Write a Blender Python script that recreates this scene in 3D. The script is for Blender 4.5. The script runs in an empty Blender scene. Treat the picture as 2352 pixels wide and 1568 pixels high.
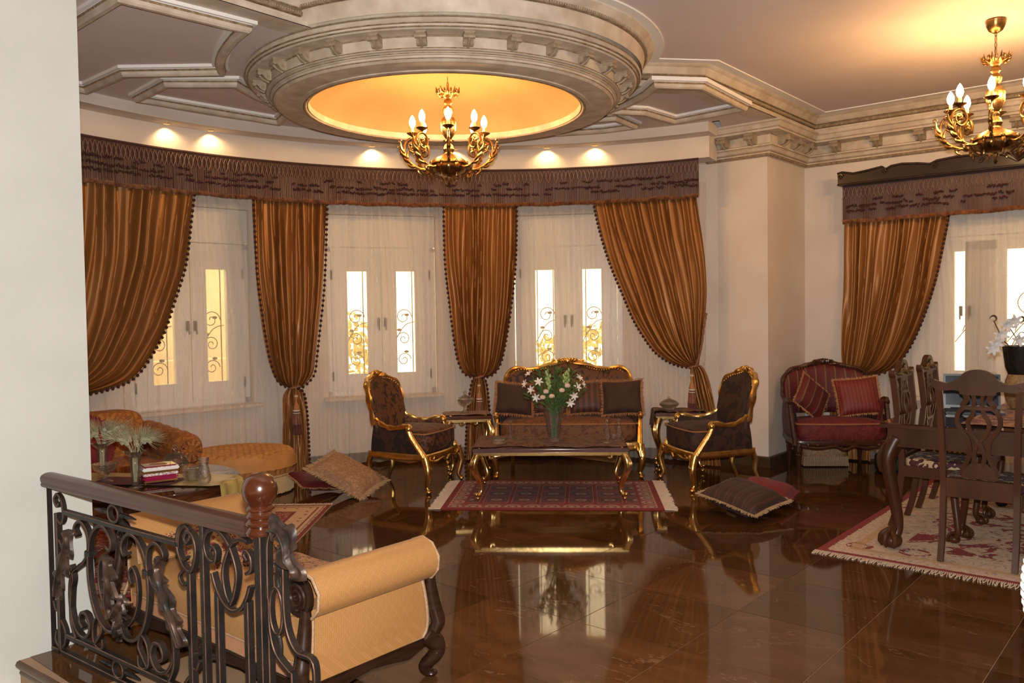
import bpy, bmesh, math, random
from mathutils import Vector, Matrix, noise as mnoise
random.seed(11)
S = bpy.context.scene
COL = S.collection
PI = math.pi
# ------------------------------------------------------------------ camera, world, exposure, flash
EYE = 1.62
cam_d = bpy.data.cameras.new('camera'); cam = bpy.data.objects.new('camera', cam_d); COL.objects.link(cam)
cam_d.sensor_width = 36.0; cam_d.lens = 1907.0 / 2352.0 * 36.0; cam_d.clip_start = 0.05; cam_d.clip_end = 200
cam.matrix_world = (Matrix.Translation((0, 0, EYE)) @ Matrix.Rotation(math.radians(90 - 1.89), 4, 'X')
                    @ Matrix.Rotation(-0.015, 4, 'Z'))
S.camera = cam
S.view_settings.view_transform = 'Standard'; S.view_settings.look = 'None'
S.view_settings.gamma = 1.0; S.view_settings.use_curve_mapping = False
S.view_settings.exposure = 0.0
S.cycles.transparent_max_bounces = 24; S.cycles.max_bounces = 7; S.cycles.diffuse_bounces = 3; S.cycles.glossy_bounces = 4; S.cycles.transmission_bounces = 4
W = bpy.data.worlds.new('evening_sky'); S.world = W; W.use_nodes = True
bgn = W.node_tree.nodes['Background']; bgn.inputs[0].default_value = (1.0, 0.76, 0.44, 1); bgn.inputs[1].default_value = 4.5

def lamp(name, kind, loc, energy, color, **kw):
    d = bpy.data.lights.new(name, kind); d.energy = energy; d.color = color
    o = bpy.data.objects.new(name, d); COL.objects.link(o); o.location = loc
    for k, val in kw.items(): setattr(d, k, val)
    return o
# the camera's own flash, just above the lens
flash = lamp('camera_flash', 'SPOT', (0.0, 0.02, EYE + 0.13), 860, (1.0, 0.965, 0.92), shadow_soft_size=0.03, spot_size=math.radians(100), spot_blend=0.25)
flash.rotation_euler = (math.radians(89), 0, 0)

# ------------------------------------------------------------------ mesh builder
class MB:
    def __init__(s): s.v = []; s.f = []; s.uv = []
    def add(s, vs, fs, uvs=None):
        o = len(s.v); s.v += [tuple(p) for p in vs]; s.f += [tuple(i + o for i in f) for f in fs]
        s.uv += uvs if uvs else [(p[0], p[1] + p[2]) for p in vs]
        return s
    def xf(s, M):
        s.v = [tuple(M @ Vector(p)) for p in s.v]; return s
    def box(s, c, d, rz=0.0, M=None):
        x, y, z = d[0] / 2, d[1] / 2, d[2] / 2
        ps = [Vector((a, b, e)) for e in (-z, z) for a, b in ((-x, -y), (x, -y), (x, y), (-x, y))]
        R = M or Matrix.Rotation(rz, 3, 'Z')
        ps = [R @ p + Vector(c) for p in ps]
        return s.add(ps, [(3, 2, 1, 0), (4, 5, 6, 7), (0, 1, 5, 4), (1, 2, 6, 5), (2, 3, 7, 6), (3, 0, 4, 7)])
    def tube(s, pts, r, n=8, closed=False, flat=1.0, up=None, cap=True):
        P = [Vector(p) for p in pts]; m = len(P)
        if m < 2: return s
        R = r if isinstance(r, (list, tuple)) else ([r(i / (m - 1)) for i in range(m)] if callable(r) else [r] * m)
        vs = []; uvs = []; nrm = None; L = 0
        for i in range(m):
            a = P[i - 1] if (i or closed) else P[i]; b = P[(i + 1) % m] if (i < m - 1 or closed) else P[i]
            t = (b - a)
            t = t.normalized() if t.length > 1e-9 else Vector((0, 0, 1))
            if up is not None:
                nrm = Vector(up) - t * t.dot(Vector(up))
                if nrm.length < 1e-6: nrm = t.orthogonal()
                nrm.normalize()
            elif nrm is None: nrm = t.orthogonal().normalized()
            else:
                nrm = nrm - t * nrm.dot(t)
                nrm = nrm.normalized() if nrm.length > 1e-6 else t.orthogonal().normalized()
            bn = t.cross(nrm)
            if i: L += (P[i] - P[i - 1]).length
            for k in range(n):
                q = 2 * PI * k / n
                vs.append(P[i] + nrm * (R[i] * math.cos(q)) + bn * (R[i] * flat * math.sin(q))); uvs.append((L, R[i] * q))
        fs = []
        for i in range(m if closed else m - 1):
            j = (i + 1) % m
            for k in range(n):
                k2 = (k + 1) % n
                fs.append((i * n + k, i * n + k2, j * n + k2, j * n + k))
        if cap and not closed: fs += [tuple(range(n - 1, -1, -1)), tuple(range((m - 1) * n, m * n))]
        return s.add(vs, fs, uvs)
    def bar(s, pts, w, h, up=(0, 0, 1), closed=False):
        """rectangular bar w (along up) x h swept along pts"""
        P = [Vector(p) for p in pts]; m = len(P); vs = []
        for i in range(m):
            a = P[i - 1] if (i or closed) else P[i]; b = P[(i + 1) % m] if (i < m - 1 or closed) else P[i]
            t = (b - a).normalized(); nr = Vector(up) - t * t.dot(Vector(up)); nr.normalize(); bn = t.cross(nr)
            for sx, sy in ((-1, -1), (1, -1), (1, 1), (-1, 1)): vs.append(P[i] + nr * (w / 2 * sx) + bn * (h / 2 * sy))
        fs = []
        for i in range(m if closed else m - 1):
            j = (i + 1) % m
            for k in range(4): k2 = (k + 1) % 4; fs.append((i * 4 + k, i * 4 + k2, j * 4 + k2, j * 4 + k))
        if not closed: fs += [(3, 2, 1, 0), tuple(range(4 * m - 4, 4 * m))]
        return s.add(vs, fs)
    def lathe(s, prof, n=20, c=(0, 0, 0), fl=0.0, nf=12, a0=0.0, a1=2 * PI):
        full = abs(a1 - a0 - 2 * PI) < 1e-6; cols = n if full else n + 1
        vs = []; uvs = []; L = 0
        for i, (r, z) in enumerate(prof):
            if i: L += math.hypot(r - prof[i - 1][0], z - prof[i - 1][1])
            for k in range(cols):
                q = a0 + (a1 - a0) * k / n; rr = r * (1 + fl * math.cos(nf * q))
                vs.append((c[0] + rr * math.cos(q), c[1] + rr * math.sin(q), c[2] + z)); uvs.append((r * q, L))
        fs = []
        for i in range(len(prof) - 1):
            for k in range(n):
                k2 = (k + 1) % cols
                fs.append((i * cols + k, i * cols + k2, (i + 1) * cols + k2, (i + 1) * cols + k))
        return s.add(vs, fs, uvs)
    def grid(s, fn, nu, nv, cu=False, cv=False):
        vs = []; uvs = []; a = nu if cu else nu + 1; b = nv if cv else nv + 1
        for j in range(b):
            for i in range(a):
                r = fn(i / nu, j / nv)
                if len(r) == 5: vs.append(r[:3]); uvs.append(r[3:])
                else: vs.append(r); uvs.append((i / nu, j / nv))
        fs = []
        for j in range(nv):
            for i in range(nu):
                i2 = (i + 1) % a; j2 = (j + 1) % b
                fs.append((j * a + i, j * a + i2, j2 * a + i2, j2 * a + i))
        return s.add(vs, fs, uvs)
    def ell(s, c, r, n=12, m=8, p=1.0):
        rx, ry, rz = (r, r, r) if not isinstance(r, (tuple, list)) else r
        sg = lambda t: math.copysign(abs(t) ** p, t)
        def fn(a, b):
            th = 2 * PI * a; ph = PI * (b - .5)
            return (c[0] + rx * sg(math.cos(ph)) * sg(math.cos(th)), c[1] + ry * sg(math.cos(ph)) * sg(math.sin(th)), c[2] + rz * sg(math.sin(ph)))
        return s.grid(fn, n, m, cu=True)
    def prism(s, poly, h0, h1, M=None):
        """2D polygon (x,y) extruded z from h0 to h1, then transformed by M"""
        n = len(poly); vs = [Vector((x, y, h0)) for x, y in poly] + [Vector((x, y, h1)) for x, y in poly]
        if M: vs = [M @ p for p in vs]
        fs = [tuple(range(n - 1, -1, -1)), tuple(range(n, 2 * n))] + [(i, (i + 1) % n, n + (i + 1) % n, n + i) for i in range(n)]
        return s.add(vs, fs)
    def sweep(s, path, prof, closed=False, flip=False):
        """profile (out, z) swept along a plan path (x,y) with mitred corners; out = to the right of the path"""
        P = [Vector((p[0], p[1])) for p in path]; m = len(P); vs = []; k = len(prof); uvs = []; L = 0
        for i in range(m):
            d0 = (P[i] - P[i - 1]).normalized() if (i or closed) else None
            d1 = (P[(i + 1) % m] - P[i]).normalized() if (i < m - 1 or closed) else None
            d0 = d0 or d1; d1 = d1 or d0
            n0 = Vector((d0.y, -d0.x)); n1 = Vector((d1.y, -d1.x)); nn = n0 + n1
            nn = nn / max(nn.dot(n0), .15)
            if flip: nn = -nn
            if i: L += (P[i] - P[i - 1]).length
            for o, z in prof: q = P[i] + nn * o; vs.append((q.x, q.y, z)); uvs.append((L, z))
        fs = []
        for i in range(m if closed else m - 1):
            j = (i + 1) % m
            for a in range(k - 1): fs.append((i * k + a, j * k + a, j * k + a + 1, i * k + a + 1))
        if not closed: fs += [tuple(range(k)), tuple(range((m - 1) * k + k - 1, (m - 1) * k - 1, -1))]
        return s.add(vs, fs, uvs)
    def mesh(s, name, smooth=True, ang=38, bev=0.0, segs=2):
        me = bpy.data.meshes.new(name); me.from_pydata(s.v, [], s.f)
        uvl = me.uv_layers.new(name='UVMap')
        buf = [0.0] * (2 * len(me.loops)); 
        for i, lp in enumerate(me.loops):
            q = s.uv[lp.vertex_index]; buf[2 * i] = q[0]; buf[2 * i + 1] = q[1]
        uvl.data.foreach_set('uv', buf)
        bm = bmesh.new(); bm.from_mesh(me)
        if bev > 0:
            bmesh.ops.recalc_face_normals(bm, faces=bm.faces)
            ed = [e for e in bm.edges if len(e.link_faces) == 2 and e.calc_face_angle(0) > 0.6]
            bmesh.ops.bevel(bm, geom=ed, offset=bev, segments=segs, affect='EDGES', clamp_overlap=True)
        bmesh.ops.recalc_face_normals(bm, faces=bm.faces); bm.to_mesh(me); bm.free()
        if smooth:
            me.polygons.foreach_set('use_smooth', [True] * len(me.polygons)); me.set_sharp_from_angle(angle=math.radians(ang))
        me.update(); return me

def tag(o, label=None, cat=None, group=None, kind=None):
    if label: o['label'] = label
    if cat: o['category'] = cat
    if group: o['group'] = group
    if kind: o['kind'] = kind
    return o
def put(name, me, mat, parent=None, loc=None, rot=None, **kw):
    o = bpy.data.objects.new(name, me); COL.objects.link(o)
    if mat and me.materials.find(mat.name) < 0 and len(me.materials) == 0: me.materials.append(mat)
    if parent: o.parent = parent
    if loc: o.location = loc
    if rot is not None: o.rotation_euler = rot if isinstance(rot, (tuple, list)) else (0, 0, rot)
    return tag(o, **kw)
def mk(name, mb, mat, parent=None, bev=0.0, ang=38, smooth=True, loc=None, rot=None, **kw):
    return put(name, mb.mesh(name, smooth, ang, bev), mat, parent, loc, rot, **kw)
def thing(name, loc, rz, label, cat, group=None, kind=None):
    o = bpy.data.objects.new(name, None); COL.objects.link(o); o.empty_display_size = .1
    o.location = loc; o.rotation_euler = (0, 0, rz)
    return tag(o, label, cat, group, kind)
def copy_tree(o, parent=None):
    c = o.copy(); COL.objects.link(c); c.parent = parent
    for ch in list(o.children): copy_tree(ch, c)
    return c
def bez(pts, n=8, closed=False):
    """Catmull-Rom through pts"""
    P = [Vector(p) for p in pts]; m = len(P); out = []
    for i in range(m if closed else m - 1):
        p0 = P[i - 1] if (i or closed) else P[0]; p1 = P[i]; p2 = P[(i + 1) % m]; p3 = P[(i + 2) % m] if (i < m - 2 or closed) else P[-1]
        for k in range(n):
            t = k / n
            out.append(.5 * ((2 * p1) + (p2 - p0) * t + (2 * p0 - 5 * p1 + 4 * p2 - p3) * t * t + (3 * p1 - p0 - 3 * p2 + p3) * t ** 3))
    if not closed: out.append(P[-1])
    return out
def lerp(a, b, t): return a + (b - a) * t
def interp(tab, x):
    """piecewise-linear table [(x,y)...] sorted by x ascending"""
    if x <= tab[0][0]: return tab[0][1]
    for (x0, y0), (x1, y1) in zip(tab, tab[1:]):
        if x <= x1: return lerp(y0, y1, (x - x0) / (x1 - x0 + 1e-9))
    return tab[-1][1]
def spiral(c, r0, r1, a0, turns, n=20):
    """2D spiral points from radius r0 (angle a0) to r1"""
    return [(c[0] + lerp(r0, r1, i / n) * math.cos(a0 + 2 * PI * turns * i / n), c[1] + lerp(r0, r1, i / n) * math.sin(a0 + 2 * PI * turns * i / n)) for i in range(n + 1)]

# ------------------------------------------------------------------ materials
class G:
    def __init__(s, name):
        s.mat = bpy.data.materials.new(name); s.mat.use_nodes = True; s.t = s.mat.node_tree
        s.b = s.t.nodes['Principled BSDF']; s.out = s.t.nodes['Material Output']
    def n(s, typ, **kw):
        nd = s.t.nodes.new(typ)
        for k, val in kw.items(): setattr(nd, k, val)
        return nd
    def put(s, sock, val):
        if val is None: return
        if isinstance(val, bpy.types.NodeSocket): s.t.links.new(val, sock)
        elif isinstance(val, (tuple, list)) and sock.type == 'RGBA': sock.default_value = (*val[:3], 1)
        else: sock.default_value = val
    def m(s, op, a, b=None, c=None, clamp=False):
        nd = s.n('ShaderNodeMath', operation=op, use_clamp=clamp)
        for i, val in enumerate((a, b, c)):
            if val is not None: s.put(nd.inputs[i], val)
        return nd.outputs[0]
    def co(s, which='Object', scale=None, rot=None):
        o = s.n('ShaderNodeTexCoord').outputs[which]
        if scale or rot:
            mp = s.n('ShaderNodeMapping'); s.t.links.new(o, mp.inputs[0])
            if scale: mp.inputs['Scale'].default_value = scale
            if rot: mp.inputs['Rotation'].default_value = rot
            o = mp.outputs[0]
        return o
    def xyz(s, vec):
        nd = s.n('ShaderNodeSeparateXYZ'); s.t.links.new(vec, nd.inputs[0]); return nd.outputs
    def comb(s, x, y, z=0.0):
        nd = s.n('ShaderNodeCombineXYZ')
        for i, q in enumerate((x, y, z)): s.put(nd.inputs[i], q)
        return nd.outputs[0]
    def noise(s, vec, scale=5, detail=3, rough=.5, dist=0.0):
        nd = s.n('ShaderNodeTexNoise'); s.t.links.new(vec, nd.inputs['Vector']); nd.inputs['Scale'].default_value = scale
        nd.inputs['Detail'].default_value = detail; nd.inputs['Roughness'].default_value = rough; nd.inputs['Distortion'].default_value = dist
        return nd.outputs['Fac']
    def vor(s, vec, scale=5, feature='F1', rnd=1.0):
        nd = s.n('ShaderNodeTexVoronoi', feature=feature); s.t.links.new(vec, nd.inputs['Vector']); nd.inputs['Scale'].default_value = scale
        nd.inputs['Randomness'].default_value = rnd
        return nd.outputs['Distance']
    def ramp(s, fac, stops):
        nd = s.n('ShaderNodeValToRGB'); s.t.links.new(fac, nd.inputs[0]); el = nd.color_ramp.elements
        while len(el) < len(stops): el.new(.5)
        for e, (p, c) in zip(el, stops): e.position = p; e.color = (*c, 1) if len(c) == 3 else c
        return nd.outputs[0]
    def mix(s, f, a, b):
        nd = s.n('ShaderNodeMix', data_type='RGBA'); s.put(nd.inputs[0], f); s.put(nd.inputs[6], a); s.put(nd.inputs[7], b)
        return nd.outputs[2]
    def bump(s, h, strength=.3, dist=.01):
        nd = s.n('ShaderNodeBump'); s.t.links.new(h, nd.inputs['Height']); nd.inputs['Strength'].default_value = strength; nd.inputs['Distance'].default_value = dist
        s.t.links.new(nd.outputs[0], s.b.inputs['Normal'])
    def set(s, **kw):
        nm = dict(col='Base Color', rough='Roughness', metal='Metallic', coat='Coat Weight', crough='Coat Roughness', sheen='Sheen Weight',
                  trans='Transmission Weight', ior='IOR', spec='Specular IOR Level', em='Emission Color', es='Emission Strength', sss='Subsurface Weight', alpha='Alpha', stint='Sheen Tint', srough='Sheen Roughness', aniso='Anisotropic')
        for k, val in kw.items(): s.put(s.b.inputs[nm[k]], val * .12 if k == 'sheen' else val)
        return s.mat
def plain(name, c1, c2=None, rough=.5, scale=6, bump=0.0, bscale=60, bdist=.003, coord='Object', stretch=None, detail=4, **kw):
    g = G(name); vec = g.co(coord, stretch)
    if c2:
        f = g.noise(vec, scale, detail); col = g.ramp(f, [(.3, c1), (.7, c2)])
    else: col = c1
    if bump: g.bump(g.noise(vec, bscale, 3), bump, bdist)
    return g.set(col=col, rough=rough, **kw)
M = {}
M['plaster'] = plain('cream_plaster', (.685, .60, .525), (.755, .675, .605), .75, 2.2, .25, 45, .004)
M['plaster_white'] = plain('white_plaster', (.52, .525, .49), (.56, .565, .53), .8, 3, .3, 120, .003)
M['ceiling'] = plain('mauve_ceiling_paint', (.73, .615, .59), (.76, .645, .62), .85, 3)
M['white'] = plain('white_trim_paint', (.93, .90, .87), None, .6)
M['mould'] = plain('antiqued_cream_moulding', (.52, .415, .31), (.74, .635, .52), .55, 7, .35, 30, .006)
M['glaze'] = plain('brown_glazed_moulding', (.20, .13, .075), (.42, .31, .19), .5, 26, .8, 60, .01)
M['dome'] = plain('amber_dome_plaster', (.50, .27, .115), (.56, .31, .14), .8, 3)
M['gold'] = plain('gilded_wood', (.66, .39, .11), (.92, .63, .24), .30, 14, .35, 70, .004, metal=1.0)
M['goldp'] = plain('polished_gilt', (.74, .50, .19), (.90, .66, .30), .2, 9, .12, 40, .004, metal=1.0)
M['brass'] = plain('antique_brass', (.13, .075, .030), (.55, .33, .12), .32, 18, .4, 60, .004, metal=1.0)
M['iron'] = plain('bronzed_wrought_iron', (.011, .0105, .011), (.032, .022, .018), .45, 9, .5, 90, .004, metal=.3)
M['rubbed'] = plain('rubbed_copper_edge', (.24, .125, .078), (.10, .055, .038), .42, 22, metal=.6)
M['mahog'] = plain('polished_mahogany', (.055, .015, .007), (.13, .04, .014), .22, 9, stretch=(1, 1, 6), coat=.3, crough=.08)
M['dark'] = plain('dark_carved_wood', (.013, .005, .003), (.034, .013, .007), .3, 9, stretch=(1, 1, 5), coat=.2, crough=.12)
M['walnut'] = plain('walnut_brown_wood', (.042, .0135, .005), (.080, .028, .0105), .36, 7, stretch=(1, 1, .25), spec=.3)
M['rail'] = plain('handrail_wood', (.050, .017, .010), (.095, .034, .020), .36, 9, stretch=(.3, 1, 1), coat=.15, crough=.15)
M['cherry'] = plain('cherry_finial_wood', (.045, .010, .003), (.095, .024, .007), .25, 3.5, stretch=(1, 1, 2.2), coat=.5, crough=.04)
def glass(name, col=(1, 1, 1), rough=.0, bump=0.0, bs=60):
    g = G(name)
    if bump: g.bump(g.vor(g.co('Object'), bs), bump, .004)
    return g.set(col=col, rough=rough, trans=1.0, ior=1.5)
def thin_glass(name, k, bump, bs):
    g = G(name); t = g.n('ShaderNodeBsdfTransparent'); t.inputs[0].default_value = (.99, .99, .985, 1); gl_ = g.n('ShaderNodeBsdfGlossy'); gl_.inputs['Roughness'].default_value = .03
    fr = g.n('ShaderNodeFresnel'); fr.inputs['IOR'].default_value = 1.55
    if bump:
        b = g.n('ShaderNodeBump'); g.t.links.new(g.vor(g.co('Object'), bs), b.inputs['Height']); b.inputs['Strength'].default_value = bump; b.inputs['Distance'].default_value = .006
        g.t.links.new(b.outputs[0], gl_.inputs['Normal']); g.t.links.new(b.outputs[0], fr.inputs['Normal'])
    mx = g.n('ShaderNodeMixShader'); g.t.links.new(g.m('MULTIPLY_ADD', fr.outputs[0], .75, k, clamp=True), mx.inputs[0])
    df = g.n('ShaderNodeBsdfDiffuse'); df.inputs[0].default_value = (.95, .93, .9, 1); m0 = g.n('ShaderNodeMixShader'); m0.inputs[0].default_value = .022 if bump else .012
    g.t.links.new(t.outputs[0], m0.inputs[1]); g.t.links.new(df.outputs[0], m0.inputs[2])
    g.t.links.new(m0.outputs[0], mx.inputs[1]); g.t.links.new(gl_.outputs[0], mx.inputs[2]); g.t.links.new(mx.outputs[0], g.out.inputs[0]); return g.mat
M['crystal'] = thin_glass('cut_crystal', .035, .55, 90)
M['glass'] = thin_glass('clear_glass', .0, 0, 1)
M['pane'] = G('window_glass')
def _pane():
    g = M['pane']; t = g.n('ShaderNodeBsdfTransparent'); gl = g.n('ShaderNodeBsdfGlossy'); gl.inputs['Roughness'].default_value = .02
    mx = g.n('ShaderNodeMixShader'); mx.inputs[0].default_value = .06
    g.t.links.new(t.outputs[0], mx.inputs[1]); g.t.links.new(gl.outputs[0], mx.inputs[2]); g.t.links.new(mx.outputs[0], g.out.inputs[0])
    M['pane'] = g.mat
_pane()
def marble():
    g = G('polished_brown_marble'); vec = g.co('Object'); oi = g.n('ShaderNodeObjectInfo')
    off = g.n('ShaderNodeVectorMath', operation='MULTIPLY_ADD')
    g.t.links.new(oi.outputs['Random'], off.inputs[0]); off.inputs[1].default_value = (37, 91, 13); g.t.links.new(vec, off.inputs[2])
    st = g.n('ShaderNodeMapping'); g.t.links.new(off.outputs[0], st.inputs[0]); st.inputs['Scale'].default_value = (.7, 1.7, 1); st.inputs['Rotation'].default_value = (0, 0, .12)
    a = g.noise(st.outputs[0], 2.6, 6, .6, .6)
    base = g.ramp(a, [(.22, (.050, .020, .0065)), (.5, (.084, .036, .0125)), (.78, (.122, .056, .021))])
    sh = g.m('MULTIPLY_ADD', oi.outputs['Random'], .5, .72)
    bm_ = g.n('ShaderNodeVectorMath', operation='SCALE'); g.t.links.new(base, bm_.inputs[0]); g.t.links.new(sh, bm_.inputs[3])
    w = g.noise(st.outputs[0], 1.5, 5, .55, 1.2); dd = g.m('ABSOLUTE', g.m('SUBTRACT', w, .5)); vein = g.m('LESS_THAN', dd, .0035)
    brk = g.m('GREATER_THAN', g.noise(off.outputs[0], 3, 2), .52); vein = g.m('MULTIPLY', vein, brk)
    col = g.mix(g.m('MULTIPLY', vein, .30), bm_.outputs[0], (.36, .21, .12))
    return g.set(col=col, rough=.045, spec=.5, ior=1.38)
M['marble'] = marble()
M['grout'] = plain('tan_grout', (.34, .21, .12), None, .7)
M['skirt'] = plain('dark_marble_skirting', (.045, .025, .014), (.09, .05, .03), .25, 5)
def damask(name, c1, c2, scale=14, thr=.5, rough=.7, c3=None, coord='Object', sheen=.3, bump=.2, stretch=None):
    g = G(name); vec = g.co(coord, stretch); a = g.noise(vec, scale, 1.5, .5, 1.6); b = g.vor(vec, scale * .8)
    f = g.m('GREATER_THAN', g.m('ADD', a, g.m('MULTIPLY', b, .35)), thr + .12)
    col = g.mix(f, c1, c2)
    if c3: col = g.mix(g.m('GREATER_THAN', g.noise(vec, scale * 2.3, 2, .5, 1.0), .63), col, c3)
    g.bump(g.noise(vec, 220, 2), bump, .002)
    return g.set(col=col, rough=rough, sheen=sheen, srough=.4)
def stripes(name, cols, period, axis='x', coord='Object', rough=.6, sheen=.3, bump=.15):
    g = G(name); o = g.xyz(g.co(coord)); a = dict(x=o[0], y=o[1], z=o[2])[axis]
    f = g.m('FRACT', g.m('DIVIDE', a, period)); n = len(cols)
    nd = g.n('ShaderNodeValToRGB'); nd.color_ramp.interpolation = 'CONSTANT'; g.t.links.new(f, nd.inputs[0]); el = nd.color_ramp.elements
    while len(el) < n: el.new(.5)
    for i, (e, (p, c)) in enumerate(zip(el, cols)): e.position = p; e.color = (*c, 1)
    g.bump(g.noise(g.co(coord), 240, 2), bump, .002)
    return g.set(col=nd.outputs[0], rough=rough, sheen=sheen)
# ------------------------------------------------------------------ room frame
PH = math.radians(40.5)
Uv = Vector((math.cos(PH), -math.sin(PH))); Vv = Vector((math.sin(PH), math.cos(PH)))
BC = Vector((-.06, 4.97))                       # centre of the round bay
def bay(deg, r, z=None):
    a = math.radians(deg); x, y = BC.x + r * math.sin(a), BC.y + r * math.cos(a)
    return (x, y) if z is None else (x, y, z)
PIL = Vector((2.63, 8.52)); INC = PIL + Vv * 1.0     # pillar arris, inner corner
RW1 = INC + Uv * 6.0                                # far end of the dining wall
BR = RW1 - Vv * 10.0
WLC = Vector((-2.15, 4.20)); WLE = WLC - Vv * 8.0    # arris and far end of the wall beside the railing
CEIL, SOF, FAS = 3.69, 3.50, 3.405
R_WALL = 4.52
def st(name, mb, mat, parent=None, **kw):
    kk = dict(kw); bev = kk.pop('bev', 0); ang = kk.pop('ang', 38)
    o = mk(name, mb, mat, parent, bev=bev, ang=ang, **kk)
    if not parent: o['kind'] = 'structure'
    return o
# ---- floor: slab with a step edge below the railing, one object per marble tile
RL0 = Vector((-2.29, 4.055)); RL1 = Vector((-.975, 3.06)); RD = (RL1 - RL0).normalized(); RN = Vector((RD.y, -RD.x))   # railing line; RN points at the camera side
N0 = RL0 - RD * .25 + RN * .17; N1 = RL1 + RD * .55 + RN * .17; N2 = N1 - Vv * 5.2
OUT = [tuple(N0 - Uv * .3), tuple(N1), tuple(N2), tuple(BR), tuple(RW1 + Vv * .4), (4.0, 10.4), (-2.2, 10.2), (-6, 8.0), (-6, 2.0), tuple(WLC - Vv * 3)]
fl = MB().prism(OUT, -.16, -.012)
floor = st('floor', fl, M['grout'])
TU, TV = .60, .667
def inside(p, poly):
    c = False; j = len(poly) - 1
    for i in range(len(poly)):
        xi, yi = poly[i]; xj, yj = poly[j]
        if (yi > p[1]) != (yj > p[1]) and p[0] < (xj - xi) * (p[1] - yi) / (yj - yi) + xi: c = not c
        j = i
    return c
tile_me = MB().box((0, 0, -.006), (TU - .003, TV - .003, .012)).mesh('tile', bev=.0008)
cand = []
for i in range(-30, 30):
    for j in range(-10, 40):
        c = Uv * (-1.967 + TU * (i + .5)) + Vv * (3.487 + TV * (j + .5))
        cs = [c + Uv * (a * TU * .5) + Vv * (b * TV * .5) for a in (-1, 1) for b in (-1, 1)]
        if c.y < -1.5 or c.y > 9.6: continue
        if not all(inside(q, OUT) for q in cs): continue
        if (c - BC).length > R_WALL - .0 and c.y > 5 and c.x < 2.5: continue
        if (c - WLC).dot(Uv) < -.1 and (c - WLC).dot(Vv) < .1: continue
        cand.append((c.length, c))
cand.sort(key=lambda t: t[0])
for d, c in cand[:300]:
    put('tile', tile_me, M['marble'], floor, (c.x, c.y, 0), -PH)
st('grout_bed', MB().prism(OUT, -.012, -.0022), M['grout'], floor)
nose = MB()
for k, (dz, r, o) in enumerate(((-.02, .02, .0), (-.062, .016, -.012), (-.20, .02, .02))):
    nose.tube([(*(N0 - Uv * .3 + RN * (r * .2 + o)), dz), (*(N1 + RN * (r * .2 + o)), dz), (*(N2 - Uv * (.0)), dz)], r, 8)
st('nosing', nose, M['marble'], floor)
st('floor_lower', MB().prism([tuple(N0 - Uv * 3 - Vv * .0), tuple(N1 + Uv * .2), tuple(N2 + Uv * .2), tuple(WLE)], -.36, -.34), M['marble'])
# ---- walls
wl = MB().prism([tuple(WLC), tuple(WLE), tuple(WLE - Uv * .3), tuple(WLC - Uv * .3)], -.36, CEIL)
st('wall_left', wl, M['plaster_white'])
WINS = [(-43.45, 'L'), (-17.8, 'M'), (8.95, 'R')]
HALF = 7.75; WZ0, WZ1 = .74, 2.74
def arcwall():
    mb = MB(); a0, a1 = -86.0, 33.6
    cuts = sorted({a0, a1} | {w + sgn * HALF for w, _ in WINS for sgn in (-1, 1)})
    th = .22
    def seg(aa, bb, z0, z1):
        n = max(1, int((bb - aa) / 1.6))
        inn = [bay(lerp(aa, bb, i / n), R_WALL) for i in range(n + 1)]; out = [bay(lerp(aa, bb, i / n), R_WALL + th) for i in range(n, -1, -1)]
        mb.prism(inn + out, z0, z1)
    for aa, bb in zip(cuts, cuts[1:]):
        mid = (aa + bb) / 2
        if any(abs(mid - w) < HALF for w, _ in WINS):
            seg(aa, bb, -.02, WZ0); seg(aa, bb, WZ1, CEIL)
        else: seg(aa, bb, -.02, CEIL)
    return mb
st('wall_bay', arcwall(), M['plaster'], ang=20)
# pillar + dining wall with its window opening
FB = PIL - Uv * .62
st('wall_pillar', MB().prism([tuple(PIL), tuple(INC), tuple(INC + Vv * .25), tuple(FB + Vv * .9), tuple(FB)], -.02, CEIL), M['plaster'])
DW0, DW1, DZ0, DZ1 = 1.02, 3.2, .72, 2.62
wr = MB()
for s0, s1, z0, z1 in ((-.1, DW0, -.02, CEIL), (DW1, 6.2, -.02, CEIL), (DW0, DW1, -.02, DZ0), (DW0, DW1, DZ1, CEIL)):
    a = INC + Uv * s0; b = INC + Uv * s1
    wr.prism([tuple(a), tuple(b), tuple(b + Vv * .25), tuple(a + Vv * .25)], z0, z1)
st('wall_right', wr, M['plaster'])
st('wall_right_side', MB().prism([tuple(RW1), tuple(BR - Vv * .3), tuple(BR - Vv * .3 + Uv * .25), tuple(RW1 + Uv * .25 + Vv * .3)], -.36, CEIL), M['plaster'])
st('wall_back', MB().prism([tuple(BR - Vv * .3), tuple(WLE - Vv * .05), tuple(WLE - Vv * .35), tuple(BR - Vv * .6)], -.36, CEIL), M['plaster'])
ba = Vector(bay(-85.5, R_WALL)); bb_ = WLC - Vv * 4.2
st('wall_left_far', MB().prism([tuple(ba), tuple(bb_), tuple(bb_ - Uv * .3), tuple(ba - Uv * .3)], -.02, CEIL), M['plaster'])
bs = MB(); bsp = [(0, 0), (.03, 0), (.03, .095), (.022, .105), (0, .11)]
bs.sweep([tuple(FB), tuple(PIL), tuple(INC), tuple(INC + Uv * 6)], bsp)
st('baseboard_right', bs, M['skirt'])
st('baseboard_bay', MB().sweep([bay(a, R_WALL) for a in range(-86, 34, 3)], [(0, 0), (.02, 0), (.02, .10), (0, .11)]), M['skirt'])
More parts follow.
